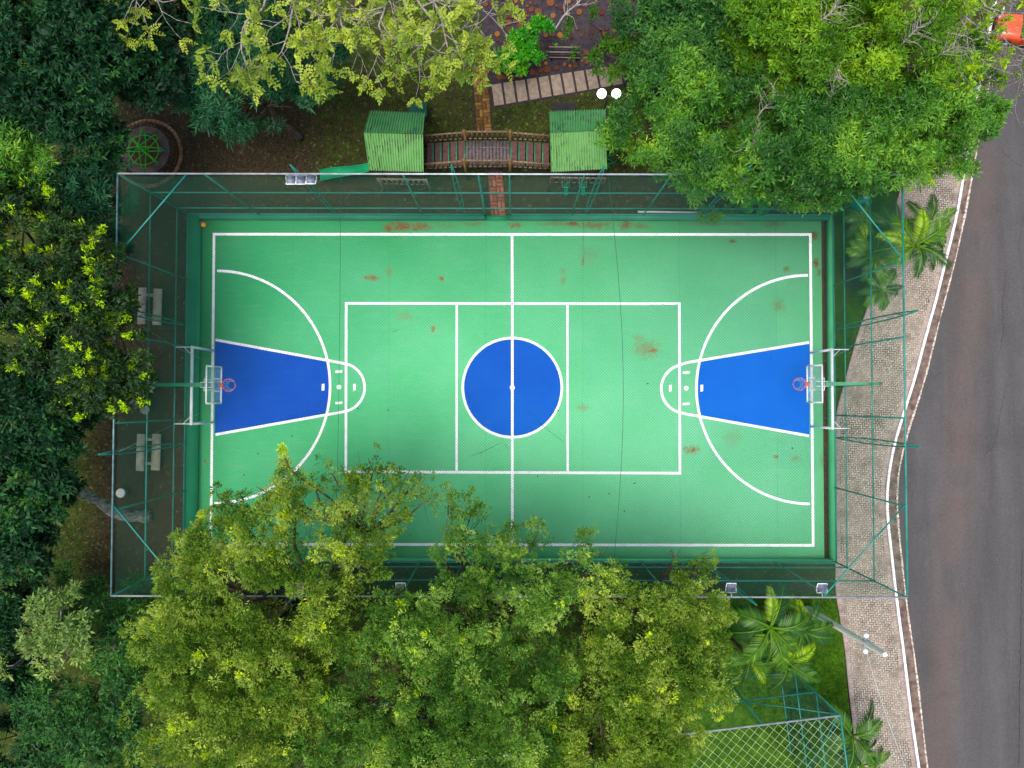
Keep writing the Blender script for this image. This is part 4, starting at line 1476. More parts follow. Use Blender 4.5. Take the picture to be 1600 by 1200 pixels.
for px_, py_, lab in ((455, 282, 'silver floodlight on the top rail above the slide, first of three from the corner'), (470.5, 282, 'silver floodlight on the top rail above the slide, middle of three'), (486.5, 281.5, 'silver floodlight on the top rail above the slide, last of three'),
                      (1140, 283, 'silver floodlight half under tree leaves, first of three from the playhouse'), (1155, 283, 'silver floodlight half under tree leaves, middle of three'), (1170, 281, 'silver floodlight half under tree leaves, last of three')):
    floodlight(g(px_, py_, FT - .05), -1, lab, 'floodlights in threes on the fence rail')
for px_, py_, lab in ((1142, 917.5, 'single silver floodlight on the fence above the palms'), (1284, 918, 'single silver floodlight on the fence near the paved corner'),
                      (466, 917, 'single silver floodlight on the fence seen through a gap in the olive tree'), (626, 917, 'single silver floodlight on the fence between the two olive trees')):
    floodlight(g(px_, py_, FT - .05), 1, lab, 'single floodlights on the fence rail')

# ------------------------------------------------------------------ benches, table and stools by the shaded end
def bench(px_, py_, label):
    c = g(px_, py_, .0)
    root = thing('bench', label, 'bench', (c[0], c[1], GZ), 'concrete benches beside the fence')
    for k, (dx, zz, ang) in enumerate(((-.37, .52, 0.18), (.26, .14, 0.0))):
        Mesh().box((c[0] + dx, c[1], zz), (.46, 1.95, .07), ry=-ang, rz=-.02).obj('backrest' if k == 0 else 'seat', MAT['concrete'], root)
    for yy in (-.62, .66):
        Mesh().box((c[0] - .05, c[1] + yy, -.12), (.62, .14, .40)).obj('leg', MAT['concrete'], root)
    return root


bench(240.5, 480, 'pale two-plank concrete bench by the fence nearer the playground')
bench(238.5, 706, 'pale two-plank concrete bench by the fence nearer the leaning trunk')

c = g(206, 619, .45)
tb = thing('round_table', 'grey round stone table half hidden under the lime tipped tree', 'table', (c[0], c[1], GZ))
Mesh().disc(c, .66, .38, .48, 32, .68).obj('tabletop', MAT['stone'], tb)
Mesh().disc(c, .24, GZ - .05, .38, 16, .2).obj('pedestal', MAT['stone'], tb)


def stool(px_, py_, label, mat='concrete'):
    c = g(px_, py_, .12)
    root = thing('stool', label, 'stool', (c[0], c[1], GZ), 'round stone stools')
    m = Mesh().disc(c, .2, GZ - .05, .06, 18, .22)
    m.obj('base', MAT['red_wood'] if mat == 'rust' else MAT['stone'], root)
    Mesh().disc(c, .25, .061, .13, 22, .24).obj('seat', MAT['concrete'] if mat != 'pale' else MAT['pale_conc'], root)


stool(226, 640, 'round mossy stool below the stone table', 'rust')
stool(236, 602, 'round stool under the green hoop arm', 'rust')
stool(188, 770.5, 'pale round stool beside the fence rail near the leaning trunk', 'pale')

# ------------------------------------------------------------------ playground
TZ = 1.35          # deck height of the play towers
play_floor = 0


def roof_sheet(root, r0, r1, e0, e1, waves, ph=0.0, mat='roof'):
    """one corrugated slope from the ridge r0-r1 down to the eave e0-e1"""
    r0, r1, e0, e1 = [np.array(v, float) for v in (r0, r1, e0, e1)]
    nu = waves * 8
    nv = 8
    nrm = unit(np.cross(r1 - r0, e0 - r0))
    if nrm[2] < 0:
        nrm = -nrm
    V, tn = [], []
    for j in range(nv + 1):
        t = j / nv
        for i in range(nu + 1):
            s_ = i / nu
            p = (r0 * (1 - s_) + r1 * s_) * (1 - t) + (e0 * (1 - s_) + e1 * s_) * t
            w = .5 + .5 * math.cos(2 * PI * (s_ * waves) + ph)
            V.append(p + nrm * (w - .5) * .085)
            tn.append(w)
    F = [[j * (nu + 1) + i, j * (nu + 1) + i + 1, (j + 1) * (nu + 1) + i + 1, (j + 1) * (nu + 1) + i] for j in range(nv) for i in range(nu)]
    m = Mesh().add(V, F, tn)
    n0 = len(V)
    V2 = [np.array(v) - nrm * .012 for v in V]
    m.add(V2, [f[::-1] for f in F], tn)
    return m.obj('roof_sheet', MAT[mat], root, tone=True, smooth=True)


def rail_run(root, a, b, zt0, zt1, zd0, zd1, n_, mat='orange_wood'):
    """top rail with square balusters between two posts"""
    a, b = np.array(a, float), np.array(b, float)
    d = unit(b - a)
    A = np.array([*a[:2], zt0])
    B = np.array([*b[:2], zt1])
    m = Mesh().tubes([A], [B], .045, k=6)
    m.obj('rail', MAT['rail_wood'], root)
    L0 = Mesh().tubes([[*a[:2], zd0 + .12]], [[*b[:2], zd1 + .12]], .03, k=6)
    L0.obj('rail', MAT['rail_wood'], root)
    me = None
    for k in range(n_):
        t = (k + .5) / n_
        p = a + (b - a) * t
        z0, z1 = zd0 + (zd1 - zd0) * t, zt0 + (zt1 - zt0) * t
        if me is None:
            me = Mesh().box((0, 0, .5), (.085, .06, 1.0)).mesh('baluster', MAT[mat])
        place(me, 'baluster', (p[0], p[1], z0 + .02), root, math.atan2(d[1], d[0]), (1, 1, (z1 - z0) * 1.05))


def tower(ridge, north, south, label, rz_, ez_):
    rp = [g(a, b, rz_) for a, b in ridge]
    npn = [g(a, b, ez_) for a, b in north]
    sp = [g(a, b, ez_) for a, b in south]
    cen = (npn[0] + npn[1] + sp[0] + sp[1]) / 4
    root = thing('playhouse', label, 'playhouse', (cen[0], cen[1], GZ), 'green roofed playhouses')
    roof_sheet(root, rp[0], rp[1], sp[0], sp[1], 22)
    roof_sheet(root, rp[0] + np.array([0, 0, .01]), rp[1] + np.array([0, 0, .01]), npn[0], npn[1], 22, 1.0, 'roof_shade')
    xs = (cen[0] - 1.05, cen[0] + 1.05)
    ysn = (cen[1] - 1.0, cen[1] + .95)
    for xx in xs:
        for yy in ysn:
            Mesh().box((xx, yy, (GZ + ez_ + .1) / 2), (.12, .12, ez_ - GZ + .1)).obj('post', MAT['red_wood'], root)
    Mesh().box((cen[0], cen[1], TZ - .06), (2.2, 2.1, .08)).obj('deck', MAT['red_wood'], root)
    # gable boards under the ridge
    for e, r_, k in ((npn[0], rp[0], 0), (npn[1], rp[1], 1)):
        xx = xs[k]
        Mesh().hexa(np.array([[xx - .02, ysn[0], ez_ - .1], [xx + .02, ysn[0], ez_ - .1], [xx + .02, ysn[1], ez_ - .1], [xx - .02, ysn[1], ez_ - .1]]), np.array([[xx - .02, cen[1] - .1, rz_ - .12], [xx + .02, cen[1] - .1, rz_ - .12], [xx + .02, cen[1] + .1, rz_ - .12], [xx - .02, cen[1] + .1, rz_ - .12]])).obj('gable', MAT['dark_green'], root)
    return root, cen, xs, ysn


RZ, EZ = 4.6, 3.0
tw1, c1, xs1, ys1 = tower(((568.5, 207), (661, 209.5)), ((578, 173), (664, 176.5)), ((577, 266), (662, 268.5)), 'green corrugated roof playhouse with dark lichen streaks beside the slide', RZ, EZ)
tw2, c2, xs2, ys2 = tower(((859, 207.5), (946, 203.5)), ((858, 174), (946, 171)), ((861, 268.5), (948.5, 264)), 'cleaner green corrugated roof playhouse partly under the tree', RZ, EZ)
# front railings that show below the eaves
for rt, px0, px1, yy, col_ in ((tw1, 590, 666, 279.5, 'rail_wood'), (tw2, 861, 946, 277, 'red_wood')):
    a = g(px0, yy, TZ + .95)
    b = g(px1, yy + 1.5, TZ + .95)
    rail_run(rt, a, b, TZ + .95, TZ + .95, TZ + .05, TZ + .05, 9, col_)
    for q in (a, b):
        Mesh().tubes([[q[0], q[1], GZ]], [[q[0], q[1], TZ + 1.0]], .055, k=7).obj('post', MAT['rail_wood' if rt is tw1 else 'red_wood'], rt)
# dark climbing panels behind
for rt, x0_, x1_, y0_, y1_, mt in ((tw1, 638, 667, 159, 178, 'dark_green'), (tw2, 862, 898, 161, 176, 'dark_metal')):
    a, b = g(x0_, y0_, .3), g(x1_, y0_, .3)
    c_, d_ = g(x1_, y1_ + 4, TZ + .1), g(x0_, y1_ + 4, TZ + .1)
    dn = np.array([0, 0, -.08])
    Mesh().hexa(np.array([a + dn, b + dn, c_ + dn, d_ + dn]), np.array([a, b, c_, d_])).obj('climbing_panel', MAT[mt], rt)
# slide
sl = thing('slide', 'long green plastic slide running from the lichen streaked playhouse under the fence', 'slide', (*g(500, 276, GZ)[:2], GZ))
a0, a1 = g(578, 258, TZ + .05), g(578, 268, TZ + .05)
b0, b1 = g(500, 268.5, .05), g(500, 284, .05)
m = Mesh()
ts = np.linspace(0, 1, 9)
rows = []
for t in ts:
    e = t + .05 * math.sin(2 * PI * t)
    P0, P1 = a0 + (b0 - a0) * t, a1 + (b1 - a1) * t
    for P_ in (P0, P1):
        P_[2] = TZ + .05 + (.05 - TZ - .05) * min(1, e)
    rows.append([P0 + [0, .02, .2], P0 + [0, .0, .2], P0 + [0, -.05, .0], P1 + [0, .05, .0], P1 + [0, 0, .2], P1 + [0, -.03, .2]])
rows = np.array(rows)
k_ = rows.shape[1]
m.add(rows.reshape(-1, 3), [[i * k_ + j, i * k_ + j + 1, (i + 1) * k_ + j + 1, (i + 1) * k_ + j] for i in range(len(ts) - 1) for j in range(k_ - 1)])
m.add((rows - np.array([0, 0, .03])).reshape(-1, 3), [[i * k_ + j, (i + 1) * k_ + j, (i + 1) * k_ + j + 1, i * k_ + j + 1] for i in range(len(ts) - 1) for j in range(k_ - 1)])
m.obj('chute', MAT['play_green'], sl, smooth=False)
for jj in (0, -1):
    Mesh().path(rows[:, jj] + np.array([0, 0, .01]), .03, 6).obj('side_rim', MAT['play_green'], sl)
Mesh().tubes([b0 * .6 + a0 * .4 - [0, 0, .1], b1 * .6 + a1 * .4 - [0, 0, .1]], [[*(b0 * .6 + a0 * .4)[:2], GZ], [*(b1 * .6 + a1 * .4)[:2], GZ]], .03, k=6).obj('leg', MAT['fence'], sl)

# bridge between the playhouses: two sloping runs and a level deck
br = thing('play_bridge', 'timber play bridge with wooden railings between the two green roofs', 'bridge', (*g(761, 238, GZ)[:2], GZ))
DZ = 1.7
pa = [g(665, 221, TZ), g(665, 265, TZ), g(725, 221, DZ), g(725, 258, DZ)]
pb = [g(800, 221, DZ), g(800, 256, DZ), g(860, 230, TZ), g(860, 262, TZ)]
yN = float(g(760, 220, DZ)[1])
yS = float(g(760, 259, DZ)[1])
xL, xA, xB, xR = float(g(666, 240, TZ)[0]), float(g(727, 240, DZ)[0]), float(g(797, 240, DZ)[0]), float(g(859, 240, TZ)[0])
nb = 13
wpl = (xB - xA) / nb
me = Mesh().box((0, 0, 0), (wpl - .022, yN - yS, .05)).mesh('plank', MAT['deck_wood'])
for k in range(nb):
    place(me, 'plank', (xA + (k + .5) * wpl, (yN + yS) / 2 + random.uniform(-.02, .02), DZ - .025 + random.uniform(-.004, .004)), br, random.uniform(-.004, .004))
for (x0_, x1_, z0_, z1_) in ((xL, xA, TZ, DZ), (xR, xB, TZ, DZ)):
    for k in range(5):
        t0 = (k + .12) / 5.0
        t1 = (k + .84) / 5.0
        xa_, xb_ = x0_ + (x1_ - x0_) * t0, x0_ + (x1_ - x0_) * t1
        za_, zb2 = z0_ + (z1_ - z0_) * t0, z0_ + (z1_ - z0_) * t1
        yo = .0
        P_ = np.array([[xa_, yS, za_ - .05], [xb_, yS, zb2 - .05], [xb_, yN, zb2 - .05], [xa_, yN, za_ - .05]])
        Mesh().hexa(P_, P_ + np.array([0, 0, .05])).obj('plank', MAT['red_wood'], br)
        tg = (k + 1.0) / 5.0 - .02
        xg = x0_ + (x1_ - x0_) * tg
        zg = z0_ + (z1_ - z0_) * tg
        Mesh().tubes([[xg, yS + .02, zg - .03]], [[xg, yN - .02, zg - .03]], .035, k=8).obj('cross_tube', MAT['play_green'], br, smooth=True)
RH = .95
for yy, sg in ((yN + .08, 1), (yS - .08, -1)):
    rail_run(br, (xL, yy, 0), (xA, yy, 0), TZ + RH - .1, DZ + RH, TZ, DZ, 8)
    rail_run(br, (xA, yy, 0), (xB, yy, 0), DZ + RH + .1, DZ + RH + .1, DZ, DZ, 9)
    rail_run(br, (xB, yy, 0), (xR, yy, 0), DZ + RH, TZ + RH - .1, DZ, TZ, 8)
    for xx in (xA, xB):
        Mesh().box((xx, yy, (GZ + DZ + RH + .22) / 2), (.13, .13, DZ + RH + .22 - GZ)).obj('post', MAT['orange_wood'], br)
Mesh().tubes([[xA + .1, (yN + yS) / 2 + .32, DZ + .012]], [[xB - .1, (yN + yS) / 2 + .30, DZ + .012]], .006, k=4).obj('screw_row', MAT['galv'], br)

# two narrow boards with brackets in front of the second playhouse
for px_, lab in ((884, 'narrow green play board with pale bracket nearer the gate'), (911, 'narrow green play board with pale bracket nearer the truss post')):
    a, b = g(px_, 279, 1.15), g(px_ + .5, 305, .15)
    root = thing('play_board', lab, 'play board', (b[0], b[1], GZ), 'green play boards in front of the playhouse')
    w = .105
    Mesh().hexa(np.array([b + [-w, 0, -.04], b + [w, 0, -.04], a + [w, 0, -.04], a + [-w, 0, -.04]]), np.array([b + [-w, 0, 0], b + [w, 0, 0], a + [w, 0, 0], a + [-w, 0, 0]])).obj('board', MAT['play_green'], root)
    q = [a + [-w - .08, -.02, .03], a + [-w - .08, -.42, -.15], a + [w + .08, -.42, -.15], a + [w + .08, -.02, .03]]
    Mesh().tubes([q[0], q[1], q[3]], [q[1], q[2], q[2]], .012, k=5).obj('bracket', MAT['galv'], root)
    Mesh().tubes([b, a], [[b[0], b[1], GZ], [a[0], a[1], GZ]], .03, k=6).obj('leg', MAT['fence'], root)

# curved tube climber beside the second playhouse
cl = thing('climbing_frame', 'curved green tube climbing frame beside the cleaner playhouse', 'climbing frame', (*g(958, 256, GZ)[:2], GZ))
m = Mesh()
q0 = g(946, 250, TZ + .2)
for yy in (244, 256):
    a, b = g(949, yy, TZ + .2), g(966, yy - 9, .0)
    P_ = np.array([a + (b - a) * t + np.array([0, -.25 * math.sin(PI * t), .5 * math.sin(PI * t)]) for t in np.linspace(0, 1, 9)])
    m.path(P_, .03, 6)
P1, P2 = g(949, 258, TZ), g(958, 268, GZ)
m.tubes([P1, g(948, 247, 1.5)], [P2, g(962, 255, .8)], .028, k=6)
m.obj('climbing_tube', MAT['play_green'], cl, smooth=True)

# ---- roundabout on its brick mound
cm_ = g(232, 240, GZ)
mound = thing('round_platform', 'round brick mound with concrete top under the green roundabout', 'platform', (cm_[0], cm_[1], GZ))
PT = .18
top_c = g(226.5, 234.5, PT)
Mesh().ring((cm_[0], cm_[1], GZ + .03), 1.80, .11, 48, 6).obj('edging', mottled('mossy_render', lin(104, 78, 50), lin(140, 112, 80), 3.0, 0.9), mound, smooth=True)
Mesh().disc(cm_, 1.74, GZ - .1, PT - .05, 40, 1.36).obj('core', MAT['dark_soil'], mound)
bm = Mesh()
for k in range(5):
    t = (k + .5) / 5
    r_ = 1.70 + (1.38 - 1.70) * t
    z_ = GZ + .04 + (PT - GZ - .04) * t
    nbk = int(2 * PI * r_ / .20)
    a_ = np.arange(nbk) * 2 * PI / nbk + k * .5
    C_ = np.stack([cm_[0] + r_ * np.cos(a_), cm_[1] + r_ * np.sin(a_)], 1)
    bm.add(*bricks_np(C_, a_ + PI / 2, .17, .062, .08, z_ + .01))
o = bm.obj('bricks', MAT['moss_brick'], mound)
o['kind'] = 'stuff'
Mesh().disc(top_c, 1.34, PT - .12, PT, 40, 1.32).obj('concrete_top', mottled('damp_concrete', lin(70, 58, 52), lin(98, 86, 78), 2.5, 0.9), mound)
Mesh().disc(top_c, .9, PT, PT + .012, 32, .89).obj('brick_centre', mottled('damp_brick', lin(62, 34, 26), lin(92, 58, 38), 8.0, 0.9), mound)
mg_c = g(224, 234, .75)
mg = thing('roundabout', 'bright green spoked playground roundabout on the brick mound', 'roundabout', (mg_c[0], mg_c[1], PT))
mg_hub = np.array([mg_c[0], mg_c[1], 1.30])
Mesh().tubes([[mg_c[0], mg_c[1], PT + .01]], [mg_hub], .07, k=10).obj('hub', MAT['merry'], mg, smooth=True)
Mesh().ring((mg_c[0], mg_c[1], .72), .80, .026, 48, 6).obj('rim', MAT['merry'], mg, smooth=True)
for k in range(8):
    a = k * PI / 4 + .02
    e = np.array([math.cos(a), math.sin(a), 0])
    s_ = np.array([-math.sin(a), math.cos(a), 0])
    base = np.array([mg_c[0], mg_c[1], 0])
    o1 = base + e * 1.02 + [0, 0, .95]
    o2 = base + e * 1.02 + [0, 0, .55]
    m = Mesh().tubes([mg_hub - [0, 0, .04], o1, o2], [o1, o2, base + e * .06 + [0, 0, .5]], .027, k=6)
    m.obj('spoke', MAT['merry'], mg, smooth=True)
for a in (PI, 0.02, PI / 2):
    e = np.array([math.cos(a), math.sin(a), 0])
    q = np.array([mg_c[0], mg_c[1], .52]) + e * .82
    Mesh().box(q, (.30, .24, .035), rz=a).obj('seat', MAT['dark_green'], mg)

# ---- twin globe lamp
lc = g(951.5, 146.3, 3.0)
lamp = thing('twin_globe_lamp', 'park lamp post with two glowing white globes beside the slab path', 'lamp', (lc[0], lc[1], GZ))
Mesh().tubes([[lc[0], lc[1], GZ - .1]], [[lc[0], lc[1], 2.75]], .05, .04, k=10).obj('post', MAT['dark_metal'], lamp, smooth=True)
Mesh().tubes([[lc[0] - .36, lc[1], 2.74]], [[lc[0] + .36, lc[1], 2.74]], .028, k=8).obj('arm', MAT['dark_metal'], lamp, smooth=True)
for s_ in (-1, 1):
    Mesh().ball((lc[0] + s_ * .365, lc[1], 3.0), .235, 24, 14).obj('globe', MAT['globe'], lamp, smooth=True)
    Mesh().tubes([[lc[0] + s_ * .365, lc[1], 2.70]], [[lc[0] + s_ * .365, lc[1], 2.80]], .09, k=10).obj('collar', MAT['dark_metal'], lamp)

# ---- beige slab path, brick paths, log paving
path = tag(bpy.data.objects.new('slab_path', None), kind='structure')
COL.objects.link(path)
for i in range(11):
    t = i / 10
    tlx, tly = 768 + (952 - 768) * t, 132.5 + (103.5 - 132.5) * t
    blx, bly = 772.5 + (958 - 772.5) * t, 165.5 + (133.5 - 165.5) * t
    c4 = [(blx, bly), (blx + 15.2, bly - 2.6), (tlx + 14.8, tly - 2.4), (tlx, tly)]
    b_ = np.array([g(a, b, GZ - .05) for a, b in c4])
    t_ = np.array([g(a, b, GZ + .05 + random.uniform(-.008, .008)) for a, b in c4])
    Mesh().hexa(b_, t_).obj('slab', MAT['slab'], path)
m = Mesh().sheet(poly_w([(763, 131), (972, 96), (982, 132), (770, 170)], GZ + .002))
gravel_bed = tag(m.obj('path_bed', MAT['dark_soil']), kind='structure')
lb = Mesh().sheet(poly_w([(748, -30), (1010, -30), (990, 96), (764, 132), (756, 60)], GZ + .006))
log_bed = tag(lb.obj('log_paving', MAT['dark_soil']), kind='structure')
a_ = np.arange(14) * 2 * PI / 14
log_me = Mesh().hexa(np.stack([np.cos(a_), np.sin(a_), np.full(14, -.06)], 1), np.stack([np.cos(a_) * .98, np.sin(a_) * .98, np.full(14, .05)], 1)).mesh('log_slice', MAT['log'])
placed = []
lp_poly = np.array([(752, -25), (1000, -25), (982, 92), (770, 128), (760, 60)], float)
LOGS = [(781, 120, 5.6), (788, 121.5, 4), (800, 121, 3.6), (793, 115, 2.6), (813, 117, 5.8), (845, 110, 4), (854, 109, 6), (870, 106, 3.6), (882, 101, 3), (890.5, 103, 2.5), (899, 103, 4), (853, 99, 3), (843, 103, 4), (832, 113, 5), (838, 115, 4),
        (777, 53.5, 4.4), (777, 62.5, 2.8), (797, 58.5, 2.4), (766, 58, 2.4), (795, 35.5, 4.5), (804, 35, 2.4), (783, 37, 3), (782, 23.5, 5.8), (792.5, 27.5, 2.2), (799.5, 24, 5.4), (791, 13, 4.6), (820, 20, 3.2), (825, 25, 2.4), (810, 26, 3.2), (830, 15.5, 4), (841, 19, 6), (860, 4, 6.2), (829, 4.5, 2.6), (836, 7, 2.4), (809.5, 13, 3.2), (823.5, 10, 2.4), (869.5, 9.5, 2.4), (864, 24.5, 4.4), (861, 33, 3), (875, 55, 5), (884, 61, 3.4), (820, 29.5, 2.4), (893, 58, 3), (905, 19, 5), (915, 10, 3), (890, 15, 3), (895, 32, 3.5), (850, 82, 4), (846, 95, 3)]
for px_, py_, r_ in LOGS:
    placed.append((px_, py_, r_))
tries = 0
while len(placed) < 120 and tries < 4000:
    tries += 1
    q = (random.uniform(752, 1000), random.uniform(-25, 125))
    r_ = random.choice([2.2, 2.6, 3, 3.4, 4, 5])
    if not in_poly(np.array([q]), lp_poly)[0]:
        continue
    if all((q[0] - p[0]) ** 2 + (q[1] - p[1]) ** 2 > (r_ + p[2] + .8) ** 2 for p in placed):
        placed.append((q[0], q[1], r_))
for px_, py_, r_ in placed:
    c = g(px_, py_, GZ + .03)
    rr_ = r_ * mpx(GZ)
    place(log_me, 'log_slice', (c[0], c[1], GZ + .03 + random.uniform(-.02, .02)), log_bed, random.uniform(0, 6), (rr_, rr_ * random.uniform(.88, 1.05), 1))

brick_me_y = Mesh()
brick_me_y.add(*bricks_np(np.array([[0.0, 0.0]]), np.array([0.0]), .40, .19, .08, .03, 0))
brick_me_y = brick_me_y.mesh('brick', MAT['yellow_brick'])
brick_me_r = Mesh()
brick_me_r.add(*bricks_np(np.array([[0.0, 0.0]]), np.array([0.0]), .38, .18, .08, .03, 0))
brick_me_r = brick_me_r.mesh('brick', MAT['red_brick'])


def basket_path(name, a, b, w, me, cell=.41):
    """basket weave: pairs of bricks turned crosswise cell by cell"""
    a, b = g(a[0], a[1], GZ), g(b[0], b[1], GZ)
    d = (b - a)[:2]
    L = float(np.linalg.norm(d))
    d /= L
    nr = np.array([-d[1], d[0]])
    ang = math.atan2(d[1], d[0])
    m = Mesh()
    P_ = [a[:2] - nr * w / 2, b[:2] - nr * w / 2, b[:2] + nr * w / 2, a[:2] + nr * w / 2]
    m.sheet([tuple(p) for p in P_], GZ + .010)
    root = tag(m.obj(name, MAT['dark_soil']), kind='structure')
    nc = max(1, int(round(w / cell)))
    nl = int(L / cell)
    for i in range(nl):
        for j in range(nc):
            c = a[:2] + d * (i + .5) * cell + nr * ((j + .5) * cell - nc * cell / 2)
            for s_ in (-1, 1):
                if (i + j) % 2:
                    q = c + nr * s_ * cell * .25
                    place(me, 'brick', (q[0], q[1], GZ + .03 + random.uniform(-.006, .006)), root, ang + random.uniform(-.03, .03))
                else:
                    q = c + d * s_ * cell * .25
                    place(me, 'brick', (q[0], q[1], GZ + .03 + random.uniform(-.006, .006)), root, ang + PI / 2 + random.uniform(-.03, .03))
    return root


basket_path('brick_path', (757, 206), (747, 70), .95, brick_me_y)
basket_path('brick_path', (779, 338), (773, 262), .85, brick_me_r)

# park bench among the logs
pb_c = g(882, 83, .1)
pbn = thing('park_bench', 'dark slatted park bench on the log paving beside the round bush', 'bench', (pb_c[0], pb_c[1], GZ))
for k in range(4):
    Mesh().box((pb_c[0], pb_c[1] + .30 - k * .14, .16), (1.7, .08, .03), rz=-.02).obj('slat', MAT['dark_metal' if k % 2 else 'rail_wood'], pbn)
for k in range(3):
    Mesh().box((pb_c[0], pb_c[1] - .40 - k * .05, .28 + k * .16), (1.7, .035, .09), rz=-.02).obj('slat', MAT['rail_wood' if k == 2 else 'dark_metal'], pbn)
for xx in (-.7, .7):
    Mesh().box((pb_c[0] + xx, pb_c[1] + .05, -.08), (.06, .62, .42)).obj('leg', MAT['dark_metal'], pbn)

# white pole lying behind the fence
a, b = g(997, 331, GZ + .12), g(1101, 332.5, GZ + .12)
o = Mesh().tubes([a], [b], .062, k=12).obj('pole', MAT['white_metal'], smooth=True)
o.name = 'white_pole'
tag(o, 'long white pole lying on the ground against the wall', 'pole')

# small toy ball in the corner
bc = g(318.2, 351, .14)
ball = thing('ball', 'small yellow and orange ball in the corner of the court', 'ball', (bc[0], bc[1], .0))
Mesh().ball((bc[0], bc[1], .15), .15, 18, 12).obj('yellow_half', MAT['yellow'], ball, smooth=True)
Mesh().ball((bc[0] - .012, bc[1] + .02, .158), .147, 12, 8).obj('orange_patch', MAT['orange'], ball, smooth=True)

# teal drum by the corner of the fence
dc = g(1348, 318, .8)
drum = thing('bin', 'teal plastic litter bin tipped over beneath the tree at the fence corner', 'bin', (dc[0], dc[1], GZ))
ax = unit(np.array([-.85, -.45, .25]))
A = dc + ax * -.05
m = Mesh().path(np.array([A - ax * .34, A - ax * .30, A - ax * .12, A + ax * .45, A + ax * .47]), [.12, .26, .33, .37, .36], 20)
m.obj('drum', MAT['teal_drum'], drum, smooth=True)
Mesh().tubes([[dc[0] + .1, dc[1], GZ - .1]], [[dc[0] + .1, dc[1] + .05, .55]], .045, k=8).obj('stand', MAT['fence'], drum)
Mesh().ball(g(1350.5, 307.5, 1.2), .085, 10, 8).obj('cap', MAT['white_metal'], drum, smooth=True)

# utility pole with wire
base = g(1266, 961, GZ + .5)
topp = g(1383, 1023, 8.4)
base = np.array([topp[0], topp[1], GZ - .3]) * .35 + np.array([*g(1266, 961, GZ)[:2], GZ - .3]) * .65
up_ = thing('utility_pole', 'pale tapering concrete utility pole beside the palms', 'utility pole', (base[0], base[1], GZ))
q8 = topp
w0, w1 = .13, .082
m = Mesh()
for (c_, w_) in ((0, 0),):
    B_ = [[base[0] + sx * w0, base[1] + sy * w0, base[2]] for sx, sy in ((-1, -1), (1, -1), (1, 1), (-1, 1))]
    T_ = [[q8[0] + sx * w1, q8[1] + sy * w1, q8[2]] for sx, sy in ((-1, -1), (1, -1), (1, 1), (-1, 1))]
    rt = np.array(Euler((0, 0, .5)).to_matrix())
    B_ = (np.array(B_) - base) @ rt.T + base
    T_ = (np.array(T_) - q8) @ rt.T + q8
    m.hexa(B_, T_)
m.obj('shaft', MAT['pale_conc'], up_)
ins = base + (q8 - base) * .80
m = Mesh().tubes([ins + [.0, .30, .0]], [ins + [-.05, -.34, 0]], .045, k=8)
m.box(ins + np.array([.05, 0, .05]), (.2, .26, .3))
m.obj('crossarm', MAT['galv'], up_)
for s_ in (-1, 1):
    Mesh().ball(ins + np.array([.02 * s_, s_ * .34, .04]), .12, 12, 8).obj('insulator', MAT['white_metal'], up_, smooth=True)
wa = ins + np.array([0, -.3, .05])
wb = g(1425, 1225, 6.0)
o = Mesh().path([wa + (wb - wa) * t - np.array([0, 0, .25 * math.sin(PI * t)]) for t in np.linspace(0, 1, 12)], .014, 5).obj('wire', MAT['grey_wire'])
o.name = 'overhead_wire'
tag(o, 'thin grey overhead wire running from the utility pole above the pavement', 'wire')

# orange car at the top corner, mostly outside the frame
nose = g(1563, 44, .6)
ca_ = math.radians(-9)
car = thing('parked_car', 'orange red car with its nose showing at the top corner by the kerb', 'car', (nose[0] + 2.0, nose[1], GZ), None)
car.rotation_euler = (0, 0, ca_)


def prof(m, xs_, ws, z0s, z1s):
    """loft of rounded cross sections along x"""
    R_ = []
    for x_, w_, a_, b_ in zip(xs_, ws, z0s, z1s):
        h_ = b_ - a_
        sec = [(-w_, a_ + .12 * h_), (-w_ * .92, a_), (w_ * .92, a_), (w_, a_ + .12 * h_), (w_, a_ + .72 * h_), (w_ * .88, b_ - .03 * h_), (w_ * .5, b_), (-w_ * .5, b_), (-w_ * .88, b_ - .03 * h_), (-w_, a_ + .72 * h_)]
        R_.append([[x_, y_, z_] for y_, z_ in sec])
    R_ = np.array(R_)
    k = R_.shape[1]
    m.add(R_.reshape(-1, 3), [[i * k + j, i * k + (j + 1) % k, (i + 1) * k + (j + 1) % k, (i + 1) * k + j] for i in range(len(R_) - 1) for j in range(k)])
    m.add(R_[0], [list(range(k))[::-1]])
    m.add(R_[-1], [list(range(k))])
    return m


m = prof(Mesh(), [-2.0, -1.93, -1.6, -.75, .1, 1.5, 1.95, 2.02], [.46, .58, .66, .70, .72, .71, .64, .56], [.35, .25, .2, .2, .2, .22, .28, .36], [.62, .72, .84, .93, .95, .97, .9, .7])
b = m.obj('body', MAT['car'], car, local=True, smooth=True)
m = prof(Mesh(), [-.85, -.25, .6, 1.25, 1.75], [.66, .60, .58, .57, .6], [.9] * 5, [.93, 1.36, 1.42, 1.36, .98])
m.obj('cabin', MAT['car_glass'], car, local=True, smooth=True)
m = prof(Mesh(), [-.22, .5, 1.2], [.55, .56, .53], [1.36, 1.40, 1.34], [1.40, 1.455, 1.39])
m.obj('roof', MAT['car'], car, local=True, smooth=True)
for xx in (-1.25, 1.25):
    for yy in (-.70, .70):
        w_ = Mesh().tubes([[xx, yy - .09, .29]], [[xx, yy + .09, .29]], .29, k=20).obj('wheel', MAT['tyre'], car, local=True, smooth=False)
        Mesh().tubes([[xx, yy - .095, .29]], [[xx, yy + .095, .29]], .17, k=14).obj('rim', MAT['galv'], w_, local=True)
